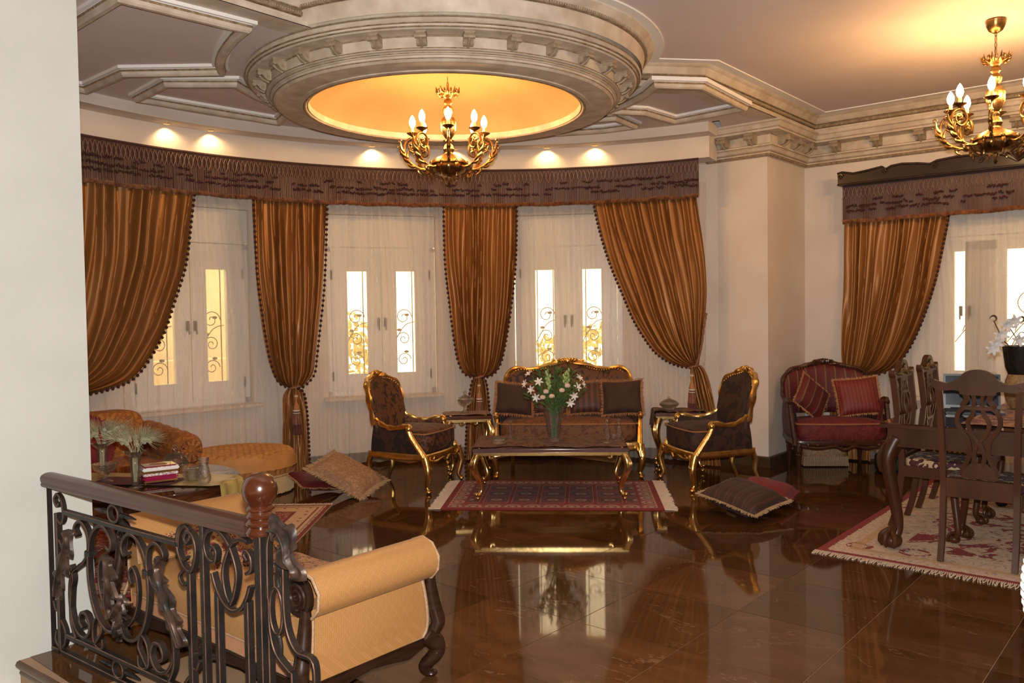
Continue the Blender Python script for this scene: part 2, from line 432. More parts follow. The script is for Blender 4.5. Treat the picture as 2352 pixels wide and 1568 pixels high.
# ---- ceilings
st('ceiling', MB().prism([(-8, -3), (9.5, -3), (9.5, 11), (-8, 11)], CEIL, CEIL + .1), M['ceiling'])
DC = Vector((-.506, 6.80))                          # centre of the round drum
A1 = Vector((-1.47, 5.56)); A0 = A1 - Vv * 7.6
B1 = Vector((1.03, 7.02)); B2 = Vector((1.66, 7.20)); B3 = PIL - Vv * .02
B2 = PIL - Vv * 1.66; B1 = B2 + Vector((-.62, -.09))
fasc = [bay(a, 3.93) for a in [33 - 3.0 * i for i in range(40)]]
arcp = [tuple(DC + Vector((math.cos(math.radians(q)), math.sin(math.radians(q)))) * 1.47) for q in range(230, 12, -6)]
sofpoly = [tuple(A0), tuple(A1)] + arcp + [tuple(B1), tuple(B2), tuple(INC)] + [tuple(PIL - Uv * .80 + Vv * .3), bay(31, 4.6)] + [p for p in fasc if p[1] > 4.4] + [(-6, 3)]
st('ceiling_soffit', MB().prism(sofpoly, SOF, CEIL), M['ceiling'])
st('trim_1', MB().sweep([bay(a, 3.93) for a in [31.5 - 2.5 * i for i in range(46)]], [(.01, SOF + .02), (-.03, SOF + .02), (-.035, FAS + .01), (-.03, FAS), (.25, FAS), (.25, SOF + .02)]), M['plaster'], ang=20)
UP = [(0, SOF), (.215, SOF), (.215, SOF + .028), (.185, SOF + .034), (.185, SOF + .055), (.165, SOF + .06), (.165, SOF + .105), (.19, SOF + .11), (.205, SOF + .125), (.235, SOF + .16), (.27, SOF + .175), (.285, SOF + .19), (0, SOF + .19)]
UPe = [(.16, SOF + .062), (.19, SOF + .068), (.198, SOF + .083), (.19, SOF + .10), (.16, SOF + .104)]
UPw = [(.27, CEIL - .009), (.36, CEIL - .009), (.36, CEIL + .01), (.27, CEIL + .01)]
LOWP = [(0, 3.185), (.025, 3.185), (.03, 3.20), (.045, 3.205), (.05, 3.225), (.04, 3.235), (.06, 3.245), (.075, 3.27), (.09, 3.28), (.095, 3.30), (.06, 3.305), (.06, 3.405), (.2, 3.41), (.2, 3.43), (.215, 3.44), (.235, 3.475), (.255, 3.485), (.26, SOF), (0, SOF)]
LOWe = [(.028, 3.186), (.05, 3.19), (.056, 3.202), (.048, 3.214), (.028, 3.216)]
SHIFT = .0
def trimset(name, path, egg=True):
    o = st(name, MB().sweep(path, UP), M['mould'], ang=25)
    e = MB().sweep(path, UPe); st('egg_and_dart_band', e, M['glaze'], o)
    for oo, zz in ((.187, SOF + .031), (.193, SOF + .109), (.209, SOF + .004)):
        st('glaze_line', MB().sweep(path, [(oo - .006, zz - .004), (oo + .0035, zz - .004), (oo + .0035, zz + .004), (oo - .006, zz + .004)]), M['glaze'], o)
    st('fillet', MB().sweep(path, UPw), M['white'], o); return o
trimset('trim_2', [tuple(A0), tuple(A1 + Vv * .25)])
trimset('trim_3', [tuple(B1 + Vector((-.5, -.07))), tuple(B1), tuple(B2), tuple(INC), tuple(INC + Uv * 6)])
low = [tuple(PIL - Uv * .66), tuple(PIL), tuple(INC), tuple(INC + Uv * 6)]
t4 = st('trim_4', MB().sweep(low, LOWP), M['mould'], ang=25)
st('bead_band', MB().sweep(low, LOWe), M['glaze'], t4)
for oo, zz in ((.088, 3.282), (.058, 3.308), (.058, 3.40), (.203, 3.434), (.046, 3.232)):
    st('glaze_line', MB().sweep(low, [(oo - .006, zz - .0035), (oo + .004, zz - .0035), (oo + .004, zz + .0035), (oo - .006, zz + .0035)]), M['glaze'], t4)
# egg-and-dart: small raised eggs along the glazed bands
def eggs(path, prof_o, z, r, step, parent):
    mb = MB(); P = [Vector(p) for p in path]
    for a, b in zip(P, P[1:]):
        d = (b - a); L = d.length; d.normalize(); nr = Vector((d.y, -d.x)); n = int(L / step)
        for i in range(n):
            q = a + d * (step * (i + .5)) + nr * prof_o
            if q.length > 12: continue
            mb.ell((q.x, q.y, z), (r, r, r * 1.2), 6, 4)
    st('egg_ornament', mb, M['bracket'], parent, kind='stuff')
# modillions (scroll brackets): local x = width, y = out, z up; top at z = 0
def modillion_mesh():
    mb = MB(); prof = [(0, 0), (.135, 0), (.135, -.018), (.128, -.022)]
    prof += [(.118 + .020 * math.cos(a), -.040 + .020 * math.sin(a)) for a in [math.radians(q) for q in (60, 20, -20, -60, -100, -140)]]
    prof += [(.095, -.045), (.078, -.062), (.062, -.082), (.045, -.096), (.025, -.10), (0, -.096)]
    Mt = Matrix(((0, 0, 1, 0), (1, 0, 0, 0), (0, 1, 0, 0), (0, 0, 0, 1)))
    mb.prism(prof, -.042, .042, Mt)
    mb.box((0, .066, -.004), (.10, .14, .010))
    for sx in (-1, 1):
        sp = spiral((.118, -.040), .019, .003, PI / 2, -1.4, 14); mb.tube([(sx * .044, a, b) for a, b in sp], .004, 5)
        sp = spiral((.030, -.072), .024, .003, -PI / 2, 1.4, 14); mb.tube([(sx * .044, a, b) for a, b in sp], .004, 5)
    mb.tube([(-.05, .122, -.042), (.05, .122, -.042)], .018, 8)
    mb.tube(bez([(0, .132, -.03), (0, .105, -.062), (0, .07, -.09), (0, .02, -.108)], 4), .012, 6)
    return mb.mesh('modillion', ang=30)
mod_me = modillion_mesh()
M['bracket'] = plain('antiqued_bracket_plaster', (.30, .22, .14), (.46, .36, .25), .5, 18, .4, 40, .006)
def mod_at(p, outdir, z, parent, sc=1.0):
    o = put('modillion', mod_me, M['bracket'], parent, (p[0], p[1], z), math.atan2(-outdir[0], outdir[1])); o.scale = (sc, sc, sc)
zt = 3.405
for k, s_ in enumerate((.12, .42)): p = PIL - Uv * s_; nrm = -Vv; mod_at(p + nrm * .06, nrm, zt, t4)
for s_ in (.16, .48, .80): p = PIL + Vv * s_; mod_at(p + Uv * .06, Uv, zt, t4)
for i in range(8): p = INC + Uv * (.38 + .42 * i); mod_at(p - Vv * .06, -Vv, zt, t4)
# ---- round drum with its ring of modillions
def rev(prof): return MB().lathe(prof, 96, (DC.x, DC.y, 0))
drum = st('trim_5', rev([(1.60, CEIL), (1.60, 3.66), (1.66, 3.685), (1.665, 3.67), (1.63, 3.64), (1.60, 3.615), (1.585, 3.60), (1.57, 3.575), (1.50, 3.50), (1.515, 3.50), (1.545, 3.492), (1.562, 3.478), (1.568, 3.462), (1.555, 3.45), (1.54, 3.448), (1.535, 3.43), (1.52, 3.42), (1.40, 3.418), (1.40, 3.345), (1.405, 3.34), (1.40, 3.33), (1.375, 3.325), (1.372, 3.31), (1.358, 3.305), (1.35, 3.285), (1.335, 3.272), (1.31, 3.27), (1.15, 3.27)]), M['mould'], ang=25)
st('frieze', rev([(1.595, 3.60), (1.575, 3.505)]), M['mould'], drum)
st('egg_and_dart_ring', rev([(1.585, 3.605), (1.612, 3.61), (1.62, 3.622), (1.612, 3.638), (1.585, 3.64)]), M['glaze'], drum)
st('opening_ring', rev([(1.16, 3.275), (1.16, 3.262), (1.125, 3.258), (1.11, 3.262), (1.10, 3.27), (1.09, 3.268), (1.085, 3.28), (1.085, 3.32)]), M['mould'], drum)
for rr, zz in ((1.556, 3.449), (1.538, 3.432), (1.545, 3.494), (1.402, 3.338), (1.374, 3.318), (1.352, 3.29), (1.402, 3.414)):
    st('glaze_line', rev([(rr - .006, zz + .004), (rr + .0035, zz + .003), (rr + .0035, zz - .003), (rr - .006, zz - .004)]), M['glaze'], drum)
st('glaze_line', rev([(1.135, 3.26), (1.12, 3.2555), (1.108, 3.259)]), M['glaze'], drum)
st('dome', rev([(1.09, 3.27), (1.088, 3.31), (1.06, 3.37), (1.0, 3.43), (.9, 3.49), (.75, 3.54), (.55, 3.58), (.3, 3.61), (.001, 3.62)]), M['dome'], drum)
st('fillet', MB().lathe([(1.655, CEIL - .012), (1.74, CEIL - .012), (1.74, CEIL + .01)], 96, (DC.x, DC.y, 0)), M['white'], drum)
toc = math.atan2(-DC.y, -DC.x)
for k in range(30):
    a = toc + 2 * PI * (k + .5) / 30; d = Vector((math.cos(a), math.sin(a))); mod_at(DC + d * 1.395, d, 3.42, drum, .74)
em = MB()
for k in range(520):
    a = 2 * PI * k / 520
    if math.cos(a - toc) > -.25: em.ell((DC.x + 1.617 * math.cos(a), DC.y + 1.617 * math.sin(a), 3.622), (.0065, .0065, .011), 6, 4)
st('egg_ornament', em, M['bracket'], drum, kind='stuff')
eggs([A1 - Vv * 2, A1 + Vv * .2], .194, SOF + .083, .0065, .019, bpy.data.objects['trim_2'])
eggs([B1 + Vector((-.3, -.04)), B1, B2, INC, INC + Uv * 3.2], .194, SOF + .083, .0065, .019, bpy.data.objects['trim_3'])
# ---- applied panel frames on the soffit
def frame(name, pts):
    prof = [(-.058, SOF + .01), (-.058, SOF - .022), (-.032, SOF - .022), (-.032, SOF - .034), (-.026, SOF - .062), (-.014, SOF - .074), (.014, SOF - .074), (.026, SOF - .062), (.032, SOF - .034), (.032, SOF - .022), (.058, SOF - .022), (.058, SOF + .01)]
    o = st(name, MB().sweep(pts, prof[3:9], closed=True), M['mould'], ang=25)
    st('fillet', MB().sweep(pts, [prof[0], prof[1], prof[2], (-.033, SOF - .036)], closed=True), M['white'], o)
    st('fillet', MB().sweep(pts, [(.033, SOF - .036), prof[9], prof[10], prof[11]], closed=True), M['white'], o)
    st('glaze_line', MB().sweep(pts, [(-.034, SOF - .026), (-.036, SOF - .034), (-.030, SOF - .042)], closed=True), M['glaze'], o)
    st('glaze_line', MB().sweep(pts, [(.034, SOF - .026), (.036, SOF - .034), (.030, SOF - .042)], closed=True), M['glaze'], o)
frame('trim_6', [(-2.70, 5.24), (-2.21, 4.80), (-1.66, 5.34), (-1.78, 5.50), (-1.89, 5.68), (-1.98, 5.84), (-2.05, 5.99), (-2.10, 6.12), (-2.135, 6.25), (-2.857, 6.25), (-3.37, 6.69), (-3.62, 6.35), (-3.45, 5.90)])
frame('trim_7', [(-2.664, 6.544), (-2.14, 6.572), (-2.10, 6.87), (-2.03, 7.15), (-1.93, 7.45), (-2.162, 7.867), (-3.077, 6.969)])
frame('trim_8', [(1.2, 6.78), (1.577, 6.84), (2.13, 7.58), (1.599, 8.077), (1.243, 7.70), (.91, 7.62), (1.06, 7.35), (1.16, 7.05)])
frame('trim_9', [(.5, 8.25), (.80, 7.95), (1.00, 7.90), (1.235, 8.258), (.96, 8.42), (.5, 8.53)])
# ---- curtain box (bulkhead) hanging below the fascia, with its recessed downlights
bk = MB(); bprof = [(0, FAS + .02), (0, 3.19), (.28, 3.19), (.28, FAS + .02)]
bk.sweep([bay(a, 4.12) for a in [30.6 - 2.0 * i for i in range(57)]], bprof)
st('wall_curtain_box', bk, M['plaster'], ang=20)
# ------------------------------------------------------------------ windows
M['upvc'] = plain('white_window_frame', (.78, .76, .72), None, .35)
M['dkmetal'] = plain('dark_window_fitting', (.10, .085, .075), None, .4, metal=.6)
M['grille'] = plain('glare_tinted_ironwork', (.25, .17, .10), (.32, .22, .13), .6, 8)  # light brown tone: window glare put into the colour of the dark iron
def window(name, org, rz, hw, z0, z1, box_h, panes, pz0, pz1, n_leaf=2):
    """org = plan centre of the opening on the inner wall face, local x right, y outwards"""
    root = bpy.data.objects.new(name, None); COL.objects.link(root); root.location = (*org, 0); root.rotation_euler = (0, 0, rz); root['kind'] = 'structure'
    y = .09; zs = z1 - box_h
    fr = MB()
    for sx in (-1, 1): fr.box((sx * (hw - .03), y, (z0 + zs) / 2), (.06, .09, zs - z0))
    fr.box((0, y, z0 + .03), (2 * hw, .09, .06)); fr.box((0, y, zs - .025), (2 * hw, .09, .05))
    mk('window_frame', fr, M['upvc'], root, bev=.004)
    mk('shutter_box', MB().box((0, y + .02, (zs + z1) / 2), (2 * hw, .16, box_h - .01)), M['upvc'], root, bev=.004)
    mk('window_sill', MB().box((0, -.03, z0 - .02), (2 * hw + .1, .28, .035)), M['mould'], root, bev=.006)
    w = (2 * hw - .12) / n_leaf
    for i, (p0, p1) in enumerate(panes):
        a = -hw + .06 + i * w + .003; b = a + w - .006; s_ = MB(); zb, zt_ = z0 + .06, zs - .05
        for x0, x1, q0, q1 in ((a, p0, zb, zt_), (p1, b, zb, zt_), (p0, p1, zb, pz0), (p0, p1, pz1, zt_)):
            s_.box(((x0 + x1) / 2, y - .01, (q0 + q1) / 2), (x1 - x0, .07, q1 - q0))
        so = mk('sash', s_, M['upvc'], root)
        bd = MB()
        bd.bar([(p0, y - .045, pz0), (p1, y - .045, pz0), (p1, y - .045, pz1), (p0, y - .045, pz1)], .012, .014, up=(0, 1, 0), closed=True)
        mk('glazing_bead', bd, M['upvc'], so)
        mk('pane', MB().box(((p0 + p1) / 2, y, (pz0 + pz1) / 2), (p1 - p0 + .01, .008, pz1 - pz0 + .01)), M['pane'], so)
        hx = a if i % 2 == 0 else b
        for hz in (pz0 - .02, pz1 - .04):
            mk('hinge', MB().tube([(hx, y - .055, hz - .05), (hx, y - .055, hz + .05)], .009, 8), M['dkmetal'], so)
        kx = (b - .035) if i % 2 == 0 else (a + .035)
        hd = MB().box((kx, y - .055, lerp(pz0, pz1, .5)), (.03, .015, .10)).tube([(kx, y - .06, lerp(pz0, pz1, .53)), (kx, y - .09, lerp(pz0, pz1, .53)), (kx, y - .095, lerp(pz0, pz1, .53) - .12)], .008, 6)
        mk('handle', hd, M['dkmetal'], so)
    g = MB(); gy = .19; k = 0
    for q in range(7):
        x = lerp(-hw + .05, hw - .05, q / 6); g.tube([(x, gy, z0 + .02), (x, gy, zs - .02)], .006, 6)
    for p0, p1 in panes:
        cx = (p0 + p1) / 2; ww = (p1 - p0)
        for cz, r, sg in ((lerp(pz0, pz1, .55), ww * .42, 1), (lerp(pz0, pz1, .33), ww * .36, -1), (lerp(pz0, pz1, .12), ww * .36, 1)):
            g.tube([(a_, gy, b_) for a_, b_ in spiral((cx, cz), r, r * .15, 0 if sg > 0 else PI, 1.5 * sg, 26)], .005, 5)
        g.tube(bez([(p0 - .05, gy, lerp(pz0, pz1, .2)), (cx, gy, lerp(pz0, pz1, .45)), (p1 + .02, gy, lerp(pz0, pz1, .5))], 6), .005, 5)
        for lx, lz in ((cx + .04, .57), (cx - .05, .42), (cx + .03, .2)): g.ell((lx, gy, lerp(pz0, pz1, lz)), (.028, .006, .016), 8, 5)
    mk('window_grille', g, M['grille'], root)
    return root
for i, (deg, nm) in enumerate(WINS):
    window('window_%d' % (i + 1), bay(deg, R_WALL), -math.radians(deg), math.radians(HALF) * R_WALL, WZ0, WZ1, .36, [(-.385, -.155), (.155, .385)], .98, 2.12)
dc = INC + Uv * ((DW0 + DW1) / 2)
window('window_4', tuple(dc), -PH, (DW1 - DW0) / 2, DZ0, DZ1, .30, [(-.62, -.24), (-.16, .22), (.34, .72), (.80, 1.0)], .985, 2.18, 4)
# ------------------------------------------------------------------ drapery
def silk():
    g = G('copper_silk'); uv = g.co('UV'); o = g.xyz(uv)
    f = g.m('FRACT', g.m('MULTIPLY', o[0], 11.0)); line = g.m('LESS_THAN', f, .10)
    st_ = g.n('ShaderNodeMapping'); g.t.links.new(uv, st_.inputs[0]); st_.inputs['Scale'].default_value = (60, 2.0, 1)
    n = g.noise(st_.outputs[0], 3, 3)
    col = g.ramp(n, [(.25, (.270, .111, .027)), (.75, (.315, .134, .035))])
    col = g.mix(g.m('MULTIPLY', line, .15), col, (.42, .26, .13))
    return g.set(col=col, rough=.42, metal=.32)
M['silk'] = silk()
def sheer():
    g = G('cream_sheer_voile'); uv = g.co('UV', (1, 1, 1)); st_ = g.co('UV', (70, 1.2, 1))
    n = g.noise(st_, 2, 2); pat = g.noise(g.co('UV', (5, 2, 1)), 1.0, 2, .5, .8)
    d = g.n('ShaderNodeBsdfDiffuse'); d.inputs[0].default_value = (.97, .90, .84, 1); tl = g.n('ShaderNodeBsdfTranslucent'); tl.inputs[0].default_value = (.95, .88, .80, 1)
    m1 = g.n('ShaderNodeMixShader'); m1.inputs[0].default_value = .45; g.t.links.new(d.outputs[0], m1.inputs[1]); g.t.links.new(tl.outputs[0], m1.inputs[2])
    tr = g.n('ShaderNodeBsdfTransparent'); m2 = g.n('ShaderNodeMixShader')
    fac = g.m('ADD', g.m('MULTIPLY', n, .15), g.m('MULTIPLY_ADD', pat, .16, .16), clamp=True)
    g.t.links.new(fac, m2.inputs[0]); g.t.links.new(tr.outputs[0], m2.inputs[1]); g.t.links.new(m1.outputs[0], m2.inputs[2])
    g.t.links.new(m2.outputs[0], g.out.inputs[0]); return g.mat
M['sheer'] = sheer()
M['pompom'] = plain('burgundy_pompom', (.028, .006, .006), (.070, .012, .011), .8, 40)
M['rope'] = plain('burgundy_ivory_rope', (.14, .035, .02), (.34, .17, .10), .7, 90)
M['tassel'] = plain('burgundy_tassel_fringe', (.07, .018, .015), (.16, .05, .035), .8, 60, stretch=(6, 6, .6))
M['ivory'] = plain('ivory_cord', (.62, .52, .42), None, .7)
M['copper'] = plain('copper_thread', (.36, .14, .04), (.46, .2, .07), .55, 40)
def resample(tab, n):
    P = [Vector(p) for p in bez([(a, b, 0) for a, b in tab], 6)]
    W_ = [0]
    for a, b in zip(P, P[1:]): W_.append(W_[-1] + math.hypot((b.x - a.x) * .073, b.y - a.y))
    out = []
    for i in range(n + 1):
        d = W_[-1] * i / n; k = 0
        while k < len(W_) - 2 and W_[k + 1] < d: k += 1
        q = (d - W_[k]) / max(W_[k + 1] - W_[k], 1e-9); p = P[k].lerp(P[k + 1], q); out.append((p.x, p.y))
    return out
def cloth(L, R, place, folds, amp, n_s=120, n_t=40, seed=1.0, uvw=1.0, sway=.55):
    Ls, Rs = resample(L, n_t), resample(R, n_t)
    def fn(a, b):
        j = round(b * n_t); x = lerp(Ls[j][0], Rs[j][0], a); z = lerp(Ls[j][1], Rs[j][1], a)
        wob = .35 * mnoise.noise((a * 5 + seed * 7, b * 1.3, seed)) + .16 * mnoise.noise((a * 17, b * 3, seed * 3))
        ph = 2 * PI * (folds * a + wob * sway * 3)
        am = amp * (.85 + .75 * mnoise.noise((a * folds * .8, b * 1.6, seed + 4)))
        o = am * (math.sin(ph) + .12 * math.sin(2.0 * ph + 1.3)) + .004 * mnoise.noise((a * 14, b * 9, seed))
        x2, y2, z2 = place(x, -o, z)
        return (x2, y2, z2, a * uvw, b * 2.5)
    return MB().grid(fn, n_s, n_t)
def on_bay(r): return lambda x, o, z: bay(x, r + o, z)
PL = INC - Vv * .16
def on_wall(d=.16):
    def f(x, o, z): p = INC - Vv * (d - o) + Uv * x; return (p.x, p.y, z)
    return f
def pom_trim(edge, place, off, step=.044, r=.0155, into=0.0):
    E_ = resample(edge, 200); mb = MB(); acc = 0; last = None; cord = []
    for x, z in E_:
        p = Vector(place(x, off, z)); cord.append(p)
        if last is not None: acc += (p - last).length
        if last is None or acc >= step:
            acc = 0; mb.ell(p + Vector((0, 0, -.004)), r, 7, 5)
        last = p
    mb.tube(cord[::4], .0025, 5)
    return mb
def tassel(parent, p, sc=1.0):
    """long tie-back tassel hanging from p"""
    t = mk('tassel', MB().lathe([(.004, 0), (.006, -.06), (.016, -.07), (.018, -.10), (.012, -.125), (.013, -.15), (.03, -.19), (.034, -.22), (.028, -.235)], 12), M['copper'], parent, loc=p)
    t.scale = (sc, sc, sc)
    mk('tassel_band', MB().lathe([(.019, -.075), (.0195, -.085), (.019, -.09)], 12).lathe([(.034, -.222), (.036, -.23), (.034, -.238)], 12).lathe([(.035, -.25), (.037, -.256), (.035, -.262)], 12), M['ivory'], t)
    mk('tassel_fringe', MB().lathe([(.027, -.24), (.036, -.26), (.042, -.34), (.046, -.37), (.044, -.375), (.046, -.47), (.03, -.475)], 24, fl=.07, nf=12), M['tassel'], t)
    mk('tassel_lattice', MB().lathe([(.0375, -.262), (.044, -.345), (.047, -.37)], 16, fl=.04, nf=8), M['rope'], t)
def curtain(name, label, L, R, tailL, tailR, place, folds, ztop, poms, seed, amp=.034, tie=None, rope=None, group='copper silk curtains with pompom edging'):
    root = thing(name, (0, 0, 0), 0, label, 'curtain', group)
    p0 = cloth(L, R, place, folds, amp, int(folds * 12), 44, seed)
    mk('drape', p0, M['silk'], root, ang=80)
    if tailL: mk('tail', cloth(tailL, tailR, place, max(4, folds * .5), .022, 72, 20, seed + 3), M['silk'], root, ang=80)
    for nm, e in poms: mk('pompom_trim', pom_trim(e, place, -.035), M['pompom'], root, kind='stuff')
    if tie:
        x, z, w = tie
        ring = [place(x + (w * .5) * math.cos(q), -.065 * math.sin(q) * (1 if math.sin(q) > 0 else .3) - .01, z + .012 * math.cos(q)) for q in [2 * PI * k / 20 for k in range(20)]]
        tb = mk('tieback', MB().tube(ring, .012, 6, closed=True), M['rope'], root)
        if rope:
            rp = bez([place(*q) for q in rope], 8); mk('rope', twist(rp, .010), M['rope'], tb)
        tassel(tb, place(x, -.085, z - .005))
    return root
def twist(pts, r):
    mb = MB(); m = len(pts)
    for s_ in (0, PI):
        q = []
        for i, p in enumerate(pts):
            a = i * 1.1 + s_; t = (Vector(pts[min(i + 1, m - 1)]) - Vector(pts[max(i - 1, 0)])).normalized(); n1 = t.orthogonal().normalized(); n2 = t.cross(n1)
            q.append(Vector(p) + (n1 * math.cos(a) + n2 * math.sin(a)) * r * .6)
        mb.tube(q, r * .75, 6)
    return mb
ZT = 2.90
c1r = [(-44.9, ZT), (-44.96, 2.797), (-45.4, 2.577), (-46.25, 2.163), (-47.21, 1.937), (-48.15, 1.753), (-49.4, 1.512), (-51.18, 1.296), (-53.23, 1.119), (-55.49, 1.041), (-58.78, 1.0), (-62, .99)]
c1l = [(-64, ZT), (-64.2, 2.4), (-64.5, 2.0), (-64.8, 1.6), (-64.5, 1.25), (-63.5, 1.02)]
curtain('silk_curtain', 'copper silk curtain swept aside next to the white wall, above the orange sofa', c1l, c1r, [(-64.4, 1.0), (-65.5, .5), (-66, .02)], [(-62.4, 1.0), (-62, .5), (-61.5, .02)], on_bay(4.17), 13, ZT, [('r', c1r)], 1.3, .04, tie=(-63, 1.0, 2.4))
c2l = [(-36.9, ZT), (-36.87, 2.768), (-36.71, 2.184), (-36.5, 1.928), (-36.1, 1.676), (-35.64, 1.417), (-34.99, 1.155), (-33.95, .967), (-32.36, .905)]
c2r = [(-26.3, ZT), (-26.39, 2.789), (-26.83, 2.199), (-27.18, 1.868), (-27.79, 1.532), (-28.4, 1.202), (-28.82, 1.031), (-30.17, .92), (-31.2, .895)]
c2tl = [(-32.4, .90), (-33.2, .82), (-33.41, .562), (-33.7, .15), (-33.8, .02)]; c2tr = [(-31.1, .90), (-30.3, .82), (-29.92, .542), (-29.8, .15), (-29.7, .02)]
curtain('silk_curtain', 'copper silk curtain gathered at its middle behind the tufted ottoman', c2l, c2r, c2tl, c2tr, on_bay(4.17), 9, ZT, [('l', c2l), ('r', c2r), ('t', c2tr)], 2.1, tie=(-31.75, .905, 1.5))
c3l = [(-9.2, ZT), (-9.2, 2.783), (-9.15, 2.206), (-8.55, 1.721), (-7.98, 1.353), (-7.39, 1.108), (-6.43, .975), (-4.9, .935)]
c3r = [(1.9, ZT), (1.86, 2.816), (1.59, 2.198), (.77, 1.687), (-.32, 1.248), (-1.21, 1.042), (-2.35, .955), (-3.7, .93)]
c3tl = [(-5.0, .935), (-5.5, .85), (-6.1, .578), (-6.5, .15), (-6.6, .02)]; c3tr = [(-3.6, .935), (-3.1, .85), (-2.76, .572), (-2.5, .15), (-2.4, .02)]
curtain('silk_curtain', 'copper silk curtain gathered at its middle between gilded armchair and gilded sofa', c3l, c3r, c3tl, c3tr, on_bay(4.17), 9, ZT, [('l', c3l), ('r', c3r), ('tl', c3tl), ('tr', c3tr)], 3.7, tie=(-4.3, .935, 1.5))
c4l = [(13.4, ZT), (13.42, 2.812), (14.03, 2.576), (15.15, 2.277), (16.29, 2.045), (17.62, 1.813), (19.13, 1.549), (20.72, 1.353), (22.25, 1.204), (24.03, 1.107), (26.06, 1.05), (27.6, 1.04)]
c4r = [(28.5, ZT), (28.6, 2.811), (29.31, 2.391), (29.71, 2.076), (29.81, 1.761), (29.4, 1.446), (28.94, 1.225), (28.6, 1.06)]
c4tl = [(27.5, 1.03), (27.6, .8), (28.2, .551), (28.4, .02)]; c4tr = [(28.9, 1.06), (29.9, .95), (31.2, .561), (31.8, .02)]
curtain('silk_curtain', 'copper silk curtain swept aside with a long twisted rope beside the pillar', c4l, c4r, c4tl, c4tr, on_bay(4.17), 11, ZT, [('l', c4l)], 4.4, .03, tie=(28.0, 1.045, 1.3), rope=[(29.75, .02, 1.60), (29.65, -.05, 1.45), (29.2, -.06, 1.22), (28.5, -.06, 1.06)])
d_l = [(.47, 2.70), (.478, 2.544), (.463, 1.665), (.45, 1.30), (.457, 1.059), (.49, .97)]
d_r = [(1.50, 2.70), (1.494, 2.523), (1.448, 2.249), (1.37, 1.865), (1.25, 1.475), (1.107, 1.165), (.939, .981), (.72, .92)]
curtain('silk_curtain', 'brown silk curtain swept aside behind the red striped loveseat', d_l, d_r, [(.44, .99), (.34, .6), (.30, .02)], [(.66, .93), (.72, .6), (.75, .02)], on_wall(.15), 12, 2.7, [('r', d_r)], 5.5, .03, tie=(.55, .96, .2))
d2l = [(3.2 - 1.5 + .9, 2.70), (2.62, 2.2), (2.80, 1.6), (3.1, 1.1), (3.4, .98)]; d2r = [(3.75, 2.70), (3.76, 2.2), (3.77, 1.6), (3.76, 1.2), (3.70, .98)]
curtain('silk_curtain', 'brown silk curtain at the far end of the dining window', d2l, d2r, None, None, on_wall(.15), 12, 2.7, [], 6.1, .03)
# sheers
def sheer_panel(label, a0, a1, place, z0, z1, folds, seed):
    L = [(a0, z1), (a0, (z0 + z1) / 2), (a0, z0)]; R = [(a1, z1), (a1, (z0 + z1) / 2), (a1, z0)]
    o = mk('sheer_curtain', cloth(L, R, place, folds, .036, int(folds * 9), 14, seed, uvw=1.4, sway=.9), M['sheer'], ang=80)
    return tag(o, label, 'sheer curtain', 'cream sheer curtains')
sheer_panel('cream sheer curtain hanging behind the orange sofa', -66, -31.9, on_bay(4.31), .03, 2.98, 19, 1.1)
sheer_panel('cream sheer curtain behind the gilded armchair with the lidded bowl beside it', -31.6, -4.2, on_bay(4.31), .03, 2.98, 17, 2.2)
sheer_panel('cream sheer curtain behind the gilded sofa', -4.0, 29.2, on_bay(4.31), .03, 2.98, 20, 3.3)
sheer_panel('cream sheer curtain over the dining window', .55, 3.7, on_wall(.07), .03, 2.75, 26, 4.4)
# valances
def vfab():
    g = G('mauve_fringed_valance'); o = g.xyz(g.co('UV')); f = g.m('FRACT', g.m('MULTIPLY', o[0], 70.0)); st_ = g.n('ShaderNodeMapping')
    g.t.links.new(g.co('UV'), st_.inputs[0]); st_.inputs['Scale'].default_value = (55, 3, 1); n = g.noise(st_.outputs[0], 1.6, 3)
    col = g.ramp(n, [(.25, (.032, .011, .010)), (.55, (.066, .025, .021)), (.8, (.12, .052, .042))])
    col = g.mix(g.m('MULTIPLY', g.m('LESS_THAN', f, .25), .25), col, (.16, .075, .06)); g.bump(f, .5, .004)
    return g.set(col=col, rough=.55, sheen=.4)
M['vfab'] = vfab()
M['lattice'] = plain('tan_lattice_braid', (.24, .125, .085), (.32, .18, .125), .6, 30)
M['vhem'] = plain('copper_hem_fringe', (.12, .045, .022), (.40, .17, .075), .5, 24)
